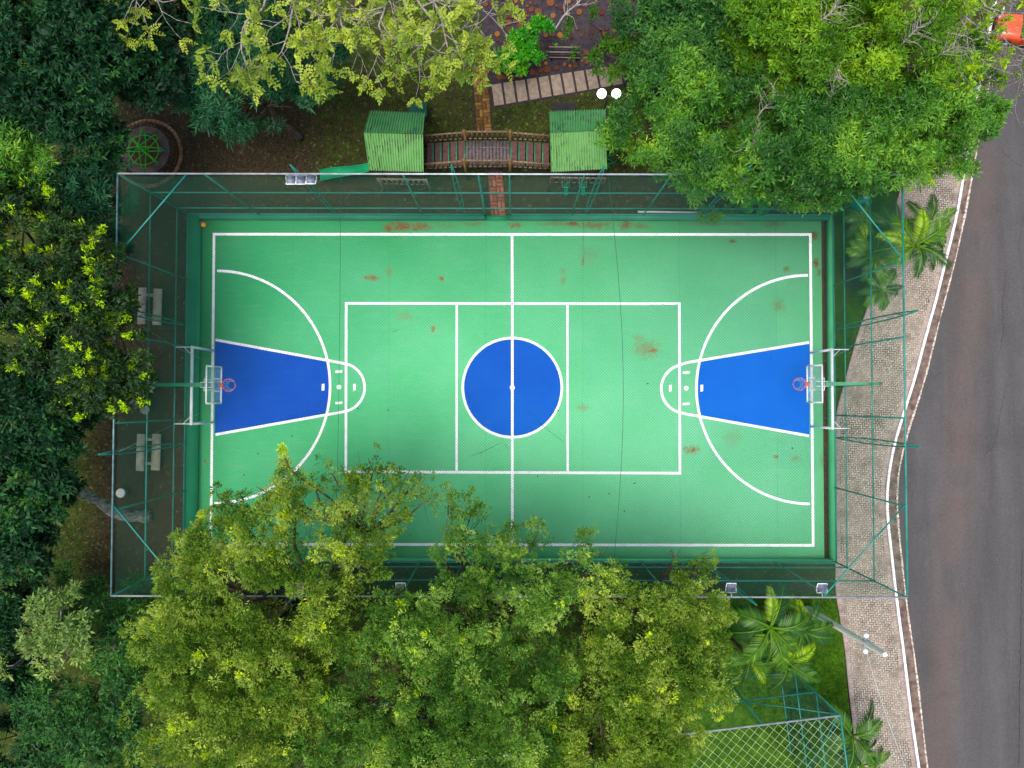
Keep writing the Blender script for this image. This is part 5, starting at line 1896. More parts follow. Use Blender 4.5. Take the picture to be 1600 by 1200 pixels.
for yy in (-.48, .48):
    Mesh().ball((-1.9, yy, .62), .13, 10, 8, .7).obj('headlight', MAT['lamp_glass'], car, local=True, smooth=True)
Mesh().box((-1.97, 0, .38), (.09, 1.1, .12)).obj('bumper', MAT['tyre'], car, local=True)
for yy in (-.82, .82):
    Mesh().box((-.62, yy, .95), (.14, .16, .12)).obj('mirror', MAT['car'], car, local=True)
Mesh().box((-1.15, 0, .896), (.7, .02, .02), ry=-.1).obj('bonnet_crease', MAT['car'], car, local=True)

# fallen twigs and leaves on the court
o = Mesh().path(px3 := np.array([g(735, 712.5, .06), g(752, 707, .08), g(768, 699, .05), g(785.5, 690.5, .07)]), [.006, .011, .010, .005], 5)
o.tubes([g(753, 707, .07)], [g(750, 714, .05)], .006, .003, k=4)
o = o.obj('fallen_twig', BARK['dark'])
tag(o, 'thin dark twig lying on the green court below the blue circle', 'twig')
o = Mesh().tubes([g(789, 693, .05), g(614.5, 518, .05)], [g(795, 704, .05), g(624, 514.5, .05)], .007, .003, k=4).obj('fallen_twig', BARK['dark'])
tag(o, 'small broken twig pieces scattered on the green court', 'twig')
m = Mesh()
lp_ = [(457.5, 683), (405, 709), (382, 740), (546, 752), (870, 641), (953, 770), (922, 775), (975, 797), (990, 756), (605, 640), (643, 836), (560, 640), (1240, 700), (840, 742), (302, 702), (375, 645), (1206, 560), (700, 330), (1010, 600)]
P_ = np.array([g(a, b, .02) for a, b in lp_])
D_ = unit(np.c_[RNG.normal(0, 1, (len(P_), 2)), np.full(len(P_), .1)])
leaf_quads(m, P_, D_, np.tile([0, 0, 1.0], (len(P_), 1)), .14, .07, RNG.random(len(P_)) * .5)
o = m.obj('fallen_leaves', LEAF['litter'])
tag(o, 'few dry brown leaves scattered over the court', 'leaves', kind='stuff')

# ------------------------------------------------------------------ palms
def frond_mesh(L, rise, droop, tone0, n_=30, ll=.55, twist=0.0):
    m = Mesh()
    t = np.linspace(0, 1, 13)
    X_ = L * (t - .12 * t * t)
    Z_ = L * (rise * t - droop * t ** 2.2)
    Y_ = L * .07 * math.sin(twist) * t * t
    P = np.stack([X_, Y_, Z_], 1)
    m.path(P, np.linspace(.028, .006, 13), 5)
    m.t[-1][:] = .75
    s_ = np.linspace(.16, 1.0, n_)
    B = np.stack([np.interp(s_, t, P[:, i]) for i in range(3)], 1)
    T = unit(np.gradient(B, axis=0))
    S = unit(np.cross(T, np.array([0, 0, 1.0])))
    Nn = np.cross(S, T)
    for sg in (-1, 1):
        for rep in range(1):
            Bq = B + T * (rep * .5 * L / n_)
            ln = L * ll * (0.35 + .65 * np.sin(PI * np.clip(s_ * .82 + .14, 0, 1))) * (0.9 + .2 * RNG.random(n_)) * .62
            d = unit(S * sg * .85 + T * (.55 + .4 * s_[:, None]) - np.array([0, 0, 1.0]) * (.35 + .4 * RNG.random((n_, 1))) + Nn * .1)
            leaf_quads(m, Bq, d, Nn, ln, .028, np.clip(tone0 + RNG.normal(0, .1, n_), 0, 1), fold=.2, broad=.35)
    return m.mesh('frond', LEAF['palm'], tone=True)


FR = [frond_mesh(1.0, .55, .75, .30, twist=1), frond_mesh(1.0, .75, .8, .5, twist=2), frond_mesh(1.0, .45, .9, .18, twist=4), frond_mesh(1.0, .95, .75, .92, n_=20, ll=.42), frond_mesh(1.0, .5, .6, .62, twist=5)]


def palm(px_, py_, h, L, n_, label, bright=.2, group='small garden palms', rot0=0.0, up=None):
    c = g(px_, py_, h)
    root = thing('palm', label, 'palm', (c[0], c[1], GZ), group)
    tr = Mesh()
    pts = [[c[0], c[1], GZ - .1], [c[0] + .03, c[1] + .02, (GZ + h) * .5], [c[0], c[1], h + .05]]
    P_ = smooth(resample(np.array(pts), .14), 1)
    r_ = np.array([.085 + .015 * (i % 2) for i in range(len(P_))])
    r_[-3:] *= 1.25
    tr.path(P_, r_, 9)
    tr.obj('trunk', BARK['brown'], root)
    for k in range(n_):
        a = rot0 + k * 2.39996 + random.uniform(-.2, .2)
        young = k / n_
        if random.random() < bright:
            me = FR[3] if random.random() < .55 else FR[4]
        else:
            me = FR[random.choice((0, 1, 2, 0, 4))]
        o = place(me, 'frond', (c[0], c[1], h), root, a, (L * random.uniform(.8, 1.1), L * random.uniform(.9, 1.15), L * random.uniform(.75, 1.15)))
        o.rotation_euler = (random.uniform(-.25, .25), random.uniform(-.35, .2) - .25 * young, a)
    return root


palm(1430, 384, 4.2, 1.95, 12, 'bright green palm spreading over the pavement beside the road', .5, rot0=.5)
palm(1448, 352, 3.0, 1.5, 9, 'dark palm behind the bright palm near the kerb', .1, rot0=1.1)
palm(1396, 362, 1.6, 1.55, 9, 'blue green palm seen through the fence mesh on the pavement edge', .0, rot0=2.0)
palm(1362, 402, 2.4, 1.5, 10, 'drooping palm inside the fence line above the soil bed', .2, rot0=.2)
palm(1376, 452, 2.0, 1.35, 9, 'small palm at the lower edge of the soil bed beside the pavement', .1, rot0=4.0)
palm(1345, 345, 1.2, 1.2, 7, 'low yellowing palm below the teal bin', .25, rot0=3.0)
palm(1203, 980, 4.4, 2.15, 12, 'large palm with an upright lime frond below the fence', .15, rot0=.0)
palm(1254, 985, 3.4, 1.8, 9, 'palm beside the foot of the utility pole', .1, rot0=1.7)
palm(1228, 1032, 3.4, 1.8, 9, 'palm with fanned fronds over the corner of the second fence', .2, rot0=2.2)
palm(1172, 1030, 3.0, 1.4, 9, 'palm half under the olive tree near the second fence', .15, rot0=.9)
palm(1146, 948, 2.6, 1.35, 8, 'palm with arching fronds just outside the fence below the court', .1, rot0=3.3)
palm(1331, 1150, 3.2, 1.9, 8, 'palm with one long frond reaching over the pavement', .2, rot0=1.05)
palm(1345, 1196, 3.0, 1.7, 9, 'palm at the lower edge of the picture beside the pavement', .25, rot0=.4)

sb = Mesh()
c = g(1336, 425, GZ)
a_ = np.linspace(0, 2 * PI, 26, endpoint=False)
sb.sheet([(c[0] + .85 * math.cos(a) * (1 + .08 * math.sin(3 * a)), c[1] + 1.0 * math.sin(a)) for a in a_], GZ + .012)
tag(sb.obj('soil_bed', MAT['dark_soil']), kind='structure')


# ------------------------------------------------------------------ trees
def st_rosette(n_leaf, L, W, th=(25, 88), s=0.9, base=.42, amp=.6, droop=.15, rnd=.12, broad=.45, stem=.12, lw=.1):
    def f(m, P, A):
        rosettes(m, P, A, tonefield(P, s, base, amp, rnd), n_leaf, L, W, th, droop, .5, lw, broad, stem)
    return f


def st_frond(k, L, ll, lw, pairs=6, base=.5, amp=.5, s=.8, spread=(35, 90), droop=.3):
    def f(m, P, A):
        tone = tonefield(P, s, base, amp, .14)
        n_ = len(P)
        ref = np.where(np.abs(A[:, 2:3]) < 0.9, np.array([[0, 0, 1.0]]), np.array([[1.0, 0, 0]]))
        X = unit(np.cross(A, ref))
        Y = np.cross(A, X)
        ph0 = RNG.random((n_, 1)) * 2 * PI
        for j in range(k):
            ph = ph0 + j * 2.4 + RNG.normal(0, .25, (n_, 1))
            th = np.radians(spread[0] + (spread[1] - spread[0]) * RNG.random((n_, 1)))
            D = unit(np.cos(th) * A + np.sin(th) * (np.cos(ph) * X + np.sin(ph) * Y))
            fronds(m, P, D, np.clip(tone + RNG.normal(0, .08, n_), 0, 1), L, ll, lw, pairs, droop)
    return f


def lime_tips(m, P, A):
    top = A[:, 2] > .35
    Pt, At = P[top], A[top]
    k = RNG.random(len(Pt)) < .05
    Pt, At = Pt[k], unit(At[k] + np.array([0, 0, 1.2]))
    Pt = Pt + np.array([0, 0, .12])
    rep = np.repeat(np.arange(len(Pt)), 5)
    P4 = Pt[rep] + RNG.normal(0, .10, (len(rep), 3))
    A4 = unit(At[rep] + RNG.normal(0, .25, (len(rep), 3)))
    rosettes(m, P4, A4, np.full(len(P4), .88), 14, .15, .05, (5, 62), .0, .4, .06, .5, .22)


def lime_few(frac):
    def f(m, P, A):
        top = A[:, 2] > .55
        Pt, At = P[top], A[top]
        k = RNG.random(len(Pt)) < frac
        Pt, At = Pt[k], unit(At[k] + np.array([0, 0, 1.0]))
        rosettes(m, Pt + np.array([0, 0, .1]), At, np.full(len(Pt), .99), 22, .24, .06, (5, 55), .0, .5, .02, .5, .25)
    return f


GR = 'trees around the court'
D_ = st_rosette(13, .27, .085)
tree('broadleaf_tree', 'very dark glossy leaved tree filling the top corner above the roundabout', GR,
     [(30, 30, 80, 8.5), (130, 20, 70, 9), (50, 110, 75, 8.5), (140, 110, 70, 8.5), (215, 50, 65, 7.5), (240, 125, 52, 7), (110, 185, 60, 7.5), (165, 215, 42, 6.5), (40, 190, 60, 7), (310, 25, 55, 6.5), (-50, 70, 90, 8), (60, -60, 90, 9), (210, -60, 90, 8)],
     LEAF['dark'], BARK['dark'], (190, 110), .30, 7.0, D_, hole=.33, twigs=.6)
tree('broadleaf_tree', 'feathery blue green tree between the roundabout and the slide', GR,
     [(330, 110, 52, 6), (395, 85, 60, 6.2), (465, 115, 52, 6), (345, 180, 45, 5.5), (378, 200, 30, 5), (430, 165, 36, 5.5), (498, 145, 40, 5.5), (300, 150, 36, 5.5), (440, 40, 55, 6), (350, 30, 55, 6), (520, 60, 50, 5.5)],
     LEAF['teal'], BARK['brown'], (467, 214), .17, 8.0, st_rosette(11, .30, .045, (35, 95), droop=.45, base=.40), hole=.34, twigs=.8,
     path=[g(468, 215, GZ - .05), g(455, 203, .6), g(434, 190, 1.7), g(420, 165, 3.2)])
tree('broadleaf_tree', 'bright feathery green tree at the edge between the dark tree and the lime tipped tree', GR,
     [(15, 245, 50, 8), (55, 262, 40, 7.6), (-20, 300, 60, 8), (45, 300, 38, 7.6), (10, 205, 36, 7.2)], LEAF['right'], BARK['brown'], (60, 300), .2, 9.0, st_rosette(12, .26, .05, (30, 95), droop=.4, base=.45), hole=.3)
tree('broadleaf_tree', 'dull teal leaved tree overhanging the fence corner by the roundabout', GR,
     [(105, 290, 48, 6.8), (150, 290, 40, 6.4), (160, 335, 40, 6.2), (110, 335, 40, 6.6), (175, 265, 28, 6), (190, 380, 30, 5.5), (60, 340, 40, 6.5), (195, 320, 24, 5.5)], LEAF['teal'], BARK['brown'], (190, 330), .16, 8.0, st_rosette(12, .26, .055, (30, 95), droop=.35, base=.22), hole=.36)
tree('broadleaf_tree', 'dark tree speckled with bright lime new shoots beside the benches', GR,
     [(35, 360, 72, 8.4), (115, 390, 58, 8), (55, 450, 75, 8.8), (145, 460, 60, 8.2), (182, 480, 38, 7.4), (130, 540, 66, 8.4), (200, 560, 44, 7.8), (60, 530, 62, 8.4), (180, 610, 46, 7.4), (222, 600, 26, 7), (120, 610, 48, 7.6), (20, 560, 50, 8), (-10, 310, 52, 8), (-40, 450, 90, 8.5), (70, 310, 38, 7.6), (170, 410, 36, 7.4)],
     LEAF['lime'], BARK['dark'], (140, 500), .3, 9.0, st_rosette(13, .20, .062, (30, 92), base=.26, amp=.45, rnd=.1), hole=.32, extra=lime_tips, twigs=.5)
tree('broadleaf_tree', 'dark blue green broad leaved tree with leaning mottled trunk by the fence', GR,
     [(35, 640, 70, 7.6), (85, 700, 46, 7), (45, 760, 68, 7.4), (25, 845, 52, 7), (98, 765, 34, 6.4), (60, 600, 70, 7), (-30, 700, 80, 7.5), (75, 825, 30, 6.2), (-30, 800, 70, 7), (110, 660, 26, 6.2), (60, 880, 26, 6), (135, 640, 30, 6)],
     LEAF['dark'], BARK['mottled'], (228, 807), .26, 7.5, st_rosette(12, .26, .10, (25, 90), base=.5, amp=.6), hole=.35, twigs=.8,
     path=[g(230, 806, GZ - .05), g(205, 807, .5), g(180, 803, 1.4), g(150, 779, 2.6), g(120, 768, 3.7), g(85, 755, 4.8)])
tree('broadleaf_tree', 'pale sage green crown rising among darker trees in the lower corner', GR,
     [(75, 960, 36, 8.4), (110, 985, 40, 8.4), (62, 1008, 34, 8.2), (105, 935, 28, 8), (85, 1030, 26, 8), (130, 1010, 24, 7.8), (10, 1040, 20, 7.6)], LEAF['pale'], BARK['grey'], (120, 990), .18, 8.0, st_rosette(11, .20, .07, (25, 92), base=.6), hole=.42, twigs=2.5, hs=.9)
tree('broadleaf_tree', 'dull green twiggy tree between the pale crown and the big olive trees', GR,
     [(180, 1010, 52, 7), (200, 1080, 58, 7.2), (150, 1140, 62, 7.4), (205, 1160, 52, 7), (100, 1100, 58, 7), (180, 950, 36, 6.4), (215, 980, 30, 6.2), (80, 1180, 60, 7), (200, 1230, 60, 7)], LEAF['rightdark'], BARK['grey'], (260, 1000), .2, 8.0, st_rosette(11, .19, .065, (25, 92), base=.42, amp=.7), hole=.36, twigs=1.8)
tree('broadleaf_tree', 'blackish teal tree at the very corner below the pale crown', GR,
     [(20, 950, 52, 5.6), (-10, 1060, 66, 6), (25, 1150, 66, 6), (-30, 980, 60, 6), (40, 1060, 50, 5.4), (60, 1210, 60, 6), (60, 930, 36, 5)], LEAF['dark'], BARK['dark'], (60, 1040), .22, 7.0, st_rosette(12, .24, .085, (25, 90), base=.52), hole=.35)
tree('shrub', 'low green undergrowth below the fence corner in the shade', 'undergrowth shrubs', [(150, 925, 24, 1.5), (190, 950, 26, 1.6), (215, 905, 18, 1.2), (95, 900, 22, 1.4), (120, 960, 26, 2), (225, 955, 20, 1.5)], LEAF['rightdark'], BARK['dark'], (170, 935), .05, 14.0, st_rosette(9, .2, .07, (25, 92), base=.6), hole=.38, cat='shrub')

def st_puff(n_leaf, R, L, W, s=1.0, base=.5, amp=.7, rnd=.15, lw=.09):
    def f(m, P, A):
        puffs(m, P, A, tonefield(P, s, base, amp, rnd), n_leaf, R, L, W, lw)
    return f


def lime_shoot(m, P, A):
    t = np.linspace(0, 1, 16)[:, None]
    a, b = g(449, 738, 9.0), g(441, 700, 9.6)
    Q = a + (b - a) * t
    puffs(m, Q, np.tile(unit((b - a) + np.array([0, 0, .9])), (16, 1)), .80 + .2 * t[:, 0], 22, .17, .14, .045, .03)


OL = st_puff(40, .20, .12, .036, s=1.2, base=.43, amp=1.0)
tree('feathery_tree', 'big olive yellow feathery tree reaching over the corner of the court', 'big olive trees below the court',
     [(410, 835, 62, 9.4), (345, 850, 50, 9), (470, 785, 50, 9), (550, 775, 44, 8.8), (300, 915, 56, 9), (375, 925, 66, 9.6), (300, 1015, 76, 9.8), (395, 1040, 76, 10), (470, 890, 62, 9.6), (500, 985, 62, 9.4), (285, 1110, 66, 9.6), (380, 1150, 76, 9.8), (555, 850, 44, 8.6), (245, 990, 40, 8.8), (255, 1170, 44, 9), (300, 855, 34, 8.6), (360, 790, 26, 8.8), (470, 1090, 56, 9.4), (600, 870, 34, 8.4), (540, 925, 40, 8.4), (330, 1220, 80, 9.6), (270, 880, 26, 8.6)],
     LEAF['olive'], BARK['brown'], (545, 905), .30, 6.0, OL, hole=.38, inner=.22, twigs=2.6, twig_r=.013, extra=lime_few(.008), hs=.75, under=True)
tree('feathery_tree', 'thin outer boughs of olive foliage with court showing through', 'big olive trees below the court',
     [(555, 735, 34, 9), (600, 750, 34, 9), (640, 765, 24, 9), (575, 715, 20, 9.2), (620, 800, 32, 8.8), (600, 830, 28, 8.6), (660, 745, 12, 9), (520, 740, 26, 9), (445, 715, 9, 9.6), (443, 735, 9, 9.4), (680, 775, 10, 8.8), (445, 755, 14, 9.2), (400, 760, 20, 9), (340, 775, 14, 9), (640, 735, 10, 9)],
     LEAF['olive'], BARK['brown'], (600, 900), .16, 4.6, st_puff(26, .17, .13, .045, s=1.1, base=.34, amp=.6), hole=.46, inner=.1, twigs=3, twig_r=.012, flat=.5, hs=.9, extra=lime_shoot,
     path=[g(596, 898, GZ), g(575, 888, 3), g(560, 870, 5), g(575, 835, 6.6)])
tree('feathery_tree', 'middle olive yellow feathery tree below the halfway line', 'big olive trees below the court',
     [(735, 880, 46, 9), (800, 855, 34, 8.6), (720, 955, 62, 9.6), (815, 930, 66, 9.8), (895, 875, 40, 9), (925, 850, 26, 8.6), (640, 1000, 60, 9.4), (740, 1055, 76, 9.8), (840, 1040, 66, 9.6), (640, 1090, 66, 9.6), (560, 1060, 60, 9.4), (560, 1150, 66, 9.6), (680, 1170, 76, 9.8), (800, 1160, 76, 9.8), (475, 1180, 60, 9.4), (690, 870, 22, 8.6), (840, 830, 18, 8.6), (800, 825, 14, 8.6), (880, 930, 40, 9), (600, 960, 36, 8.8), (760, 905, 40, 9), (752, 935, 36, 8.6), (700, 915, 30, 8.6), (620, 1230, 80, 9.6), (920, 900, 36, 8.8), (950, 900, 26, 8.6)],
     LEAF['olive_green'], BARK['brown'], (760, 925), .30, 6.0, OL, hole=.39, inner=.22, twigs=2.6, twig_r=.013, extra=lime_few(.006), hs=.75, under=True)
tree('feathery_tree', 'narrow sprig of olive foliage standing over the court edge near the halfway line', 'big olive trees below the court',
     [(700, 790, 18, 8.8), (735, 785, 22, 8.8), (715, 820, 24, 8.6), (750, 810, 18, 8.6), (720, 848, 22, 8.4), (690, 855, 18, 8.2), (830, 818, 14, 8.6), (700, 770, 10, 9)],
     LEAF['olive'], BARK['brown'], (722, 915), .10, 5.2, st_puff(26, .17, .13, .045, s=1.1, base=.32, amp=.6), hole=.38, inner=.1, twigs=3, twig_r=.012, flat=.6, hs=.9)
tree('feathery_tree', 'olive yellow feathery tree between the palms and the second fence', 'big olive trees below the court',
     [(945, 935, 40, 9), (1005, 985, 58, 9.6), (1075, 895, 34, 8.8), (1085, 960, 54, 9.4), (1055, 1040, 70, 9.8), (960, 1055, 66, 9.6), (1105, 1045, 40, 9), (940, 1150, 70, 9.6), (1030, 1125, 60, 9.4), (1072, 1150, 34, 9), (880, 1110, 56, 9.4), (1110, 870, 14, 8.6), (1050, 860, 14, 8.6), (1120, 960, 26, 8.8), (1000, 930, 24, 8.8), (900, 1210, 76, 9.6), (1010, 1200, 50, 9.2), (1125, 1090, 24, 8.8)],
     LEAF['olive'], BARK['brown'], (1010, 930), .28, 6.0, OL, hole=.39, inner=.22, twigs=2.6, twig_r=.013, extra=lime_few(.006), hs=.75, under=True)

RT = st_rosette(13, .20, .05, (28, 96), s=.9, base=.38, amp=.85, droop=.3, rnd=.12)
GR2 = 'leafy trees above the street corner'
tree('broadleaf_tree', 'mid green whorled leaf tree overhanging the cleaner playhouse roof', GR2,
     [(1060, 150, 66, 7), (1010, 185, 52, 6.6), (1090, 230, 62, 7.2), (1020, 240, 36, 6.4), (965, 215, 28, 6), (1150, 265, 52, 7), (1100, 285, 34, 6.6), (1205, 290, 42, 7), (1140, 190, 52, 7), (1005, 150, 26, 6), (945, 200, 14, 5.6), (1060, 275, 26, 6.4)],
     LEAF['right'], BARK['brown'], (1090, 230), .22, 11.0, RT, hole=.42, twigs=.8, under=True)
tree('broadleaf_tree', 'rounded mid green tree overhanging the court corner near the street', GR2,
     [(1230, 220, 72, 8.2), (1295, 265, 56, 8), (1248, 306, 30, 7.2), (1340, 225, 66, 8), (1372, 265, 42, 7.4), (1180, 150, 52, 7.6), (1290, 170, 62, 8.4), (1280, 305, 30, 7), (1215, 300, 26, 7), (1330, 290, 24, 7)],
     LEAF['right'], BARK['brown'], (1280, 270), .25, 11.0, RT, hole=.42, twigs=.8, under=True)
tree('broadleaf_tree', 'broad mid green tree reaching over the road edge', GR2,
     [(1430, 215, 72, 8), (1495, 190, 58, 7.8), (1535, 190, 34, 7.2), (1475, 245, 40, 7.2), (1400, 160, 60, 8.2), (1500, 130, 50, 7.6), (1420, 268, 26, 6.8), (1550, 170, 24, 7), (1540, 205, 22, 6.8), (1380, 230, 40, 7.4), (1522, 105, 32, 7.4), (1535, 145, 34, 7.4), (1515, 75, 26, 7.4), (1555, 190, 22, 7), (1505, 262, 20, 6.8)],
     LEAF['right'], BARK['brown'], (1430, 260), .25, 11, st_rosette(13, .20, .05, (28, 96), s=.9, base=.42, amp=.8, droop=.3), hole=.42, twigs=.8, under=True)
tree('broadleaf_tree', 'lighter yellow green tree with bare grey twigs at the top edge', GR2,
     [(1280, 55, 76, 9.6), (1200, 30, 56, 9), (1360, 80, 66, 9.4), (1330, 150, 40, 8.8), (1420, 55, 56, 9.2), (1450, 105, 42, 8.8), (1340, -40, 90, 9.6), (1230, 95, 36, 8.8), (1210, -40, 60, 9), (1470, 30, 40, 8.8)],
     LEAF['ygreen'], BARK['grey'], (1320, 100), .26, 10.0, st_rosette(12, .20, .062, (28, 96), s=.9, base=.34, amp=.8, droop=.25), hole=.40, twigs=1.2, twig_r=.016, under=True)
tree('broadleaf_tree', 'deep green tree in the gap behind the slab path', GR2,
     [(1040, 45, 55, 5.2), (1090, 80, 46, 5.4), (1130, 30, 60, 6), (1010, 95, 36, 4.6), (1160, 90, 46, 6), (1180, 60, 40, 6.2), (990, 15, 40, 5), (1100, -30, 70, 6), (1050, 110, 30, 5)],
     LEAF['rightdark'], BARK['dark'], (1060, 90), .2, 8.0, st_rosette(11, .25, .075, (28, 92), base=.45), hole=.33)
tree('small_tree', 'small yellow green tree overhanging the slab path beside the lamp', 'small trees by the log paving',
     [(905, 55, 26, 3.6), (945, 85, 30, 3.8), (925, 35, 28, 3.6), (985, 55, 30, 3.8), (957, 112, 14, 3.2), (985, 105, 26, 3.6), (905, 85, 14, 3.2), (930, 108, 14, 3.2)],
     LEAF['ygreen'], BARK['brown'], (945, 70), .1, 12.0, st_rosette(10, .22, .075, (25, 92), base=.05, amp=.6), hole=.36, twigs=1.5)
tree('bush', 'round bright green bush growing in the log paving', 'small trees by the log paving',
     [(838, 58, 24, 1.7), (820, 82, 24, 1.5), (845, 45, 16, 1.7), (790, 98, 18, 1.2), (806, 62, 14, 1.4), (775, 92, 11, 1.0), (850, 72, 15, 1.5), (812, 103, 12, 1.1)],
     LEAF['bright'], BARK['brown'], (825, 75), .07, 20.0, st_rosette(10, .20, .07, (25, 92), base=.5, amp=.7), hole=.28, cat='bush')

# sparse trees whose pale branches show
def branchy(name, label, group, leaf, starts, depth, frond_fn, h, r0=.07, spread=.75, shrink=.72, cat='tree', bark='grey', trunk_px=None, seed=1, up=.05):
    rs = np.random.default_rng(seed)
    root_pt = np.array(starts[0][0])
    tp = g(trunk_px[0], trunk_px[1], GZ)
    root = thing(name, label, cat, (tp[0], tp[1], GZ), group)
    A, B, RA, RB, TP, TD = [], [], [], [], [], []

    def grow(p, d, L, r, k):
        n_ = 4
        q = p
        for i in range(n_):
            d = unit(d + rs.normal(0, .16, 3) * np.array([1, 1, .5]))
            q2 = q + d * L / n_
            A.append(q)
            B.append(q2)
            ra = r * (1 - .35 * i / n_)
            RA.append(ra)
            RB.append(r * (1 - .35 * (i + 1) / n_))
            q = q2
            if k > 0 and i >= 1 and rs.random() < .75:
                s_ = unit(np.cross(d, [0, 0, 1])) * (1 if rs.random() < .5 else -1)
                grow(q, unit(d * (1 - spread * .5) + s_ * spread + np.array([0, 0, rs.normal(up, .25)])), L * shrink * (.7 + .5 * rs.random()), r * .55, k - 1)
            if k == 0 and rs.random() < .10:
                TP.append(q)
                TD.append(unit(d + rs.normal(0, .5, 3) + np.array([0, 0, .25])))
        if k > 0:
            grow(q, unit(d + rs.normal(0, .3, 3)), L * shrink, r * .6, k - 1)
        else:
            TP.append(q)
            TD.append(unit(d + np.array([0, 0, .25])))
    for pts in starts:
        P_ = [np.array(p, float) for p in pts]
        n_ = len(P_)
        for i in range(n_ - 1):
            ra, rb = r0 * (1 - .7 * i / n_), r0 * (1 - .7 * (i + 1) / n_)
            sub = limb_path(P_[i], P_[i + 1], 5, 0.0, .35)
            for a, b, t in zip(sub[:-1], sub[1:], range(4)):
                A.append(a)
                B.append(b)
                RA.append(ra + (rb - ra) * t / 4)
                RB.append(ra + (rb - ra) * (t + 1) / 4)
            d = unit(P_[i + 1] - P_[i])
            for rep in range(2):
                s_ = unit(np.cross(d, [0, 0, 1])) * (1 if (i + rep) % 2 else -1)
                grow(sub[rs.integers(1, 5)], unit(d * .7 + s_ * spread + np.array([0, 0, rs.normal(up, .2)])), 1.25, rb * .7, depth)
        grow(P_[-1], unit(P_[-1] - P_[-2]), 1.1, r0 * .3, depth)
    m = Mesh()
    fork = np.array([tp[0], tp[1], h * .55])
    m.path(limb_path([tp[0], tp[1], GZ - .05], fork, 8, 0, .2), np.linspace(r0 * 3, r0 * 1.6, 8), 9)
    for pts in starts:
        m.path(limb_path(fork, pts[0], 8, .05, .3), np.linspace(r0 * 1.5, r0, 8), 7)
    m.tubes(np.array(A), np.array(B), np.maximum(RA, .011), np.maximum(RB, .009), k=5)
    m.obj('trunk', BARK[bark], root, smooth=True)
    c = Mesh()
    frond_fn(c, np.array(TP), np.array(TD))
    c.obj('crown', leaf, root, tone=True)
    return root


def W(lst):
    return [g(a, b, h) for a, b, h in lst]


branchy('feathery_tree', 'sparse yellow green tree with bare pale branches along the top edge', 'sparse trees with pale branches', LEAF['yellow'],
        [W([(640, -80, 9), (652, 0, 9.5), (682, 38, 9.6), (718, 48, 9.5), (750, 35, 9.4)]), W([(600, -80, 9), (602, 10, 9.6), (592, 40, 9.5), (600, 58, 9.2)]), W([(480, -80, 9), (462, 0, 9.6), (452, 45, 9.5), (440, 80, 9.2)]),
         W([(440, -80, 9), (412, 10, 9.5), (384, 35, 9.4), (376, 75, 9.2)]), W([(650, -60, 9), (688, 25, 9.6), (700, 75, 9.4)]), W([(540, -80, 9), (528, 10, 9.6), (534, 40, 9.4), (545, 48, 9.2)]), W([(690, -70, 9), (728, -10, 9.5), (752, 10, 9.4)]), W([(480, -60, 9), (500, 15, 9.5), (492, 70, 9.2)]), W([(620, -60, 9), (640, 40, 9.5), (660, 75, 9.2)])],
        1, st_frond(4, .38, .17, .095, 4, base=.42, amp=.6, droop=.35), 9.0, r0=.062, trunk_px=(560, 10), seed=5)
branchy('feathery_tree', 'sprig of yellow green leaves on pale twigs over the dark tree', 'sparse trees with pale branches', LEAF['yellow'],
        [W([(228, -70, 9), (214, -5, 9.6), (212, 22, 9.4)]), W([(240, -70, 9), (246, 0, 9.6), (254, 22, 9.3)]), W([(215, -60, 9), (190, 2, 9.5), (175, 15, 9.3)])],
        0, st_frond(5, .40, .15, .075, 5, base=.55, amp=.5, droop=.35), 9.0, r0=.035, trunk_px=(330, 10), seed=9)
branchy('broadleaf_tree', 'twiggy lime and grey tree over the orange car', 'sparse trees with pale branches', LEAF['ygreen'],
        [W([(1480, -50, 8.6), (1500, 20, 9), (1540, 50, 8.9), (1552, 75, 8.6)]), W([(1500, -60, 8.6), (1540, 10, 9), (1572, 20, 8.9)]), W([(1440, -30, 8.6), (1470, 50, 9), (1490, 85, 8.8)]), W([(1540, -70, 8.6), (1580, -10, 8.9), (1600, 0, 8.8)]), W([(1545, -70, 8.6), (1570, -5, 8.9), (1588, 12, 8.8)]), W([(1460, -40, 8.6), (1510, 45, 9), (1520, 95, 8.6)])],
        1, st_rosette(14, .20, .085, (15, 85), base=.6, amp=.6), 8.5, r0=.04, trunk_px=(1480, 60), seed=12)
branchy('broadleaf_tree', 'thin grey green twigs hanging over the road below the orange car', 'sparse trees with pale branches', LEAF['pale'],
        [W([(1620, 70, 5), (1595, 95, 5.2), (1565, 100, 5.2)]), W([(1630, 110, 5), (1600, 120, 5.2), (1580, 132, 5)]), W([(1640, 90, 5), (1590, 75, 5.3), (1570, 80, 5)])],
        1, st_rosette(7, .13, .04, (20, 95), base=.3, amp=.5), 5.0, r0=.03, trunk_px=(1700, 100), seed=15)
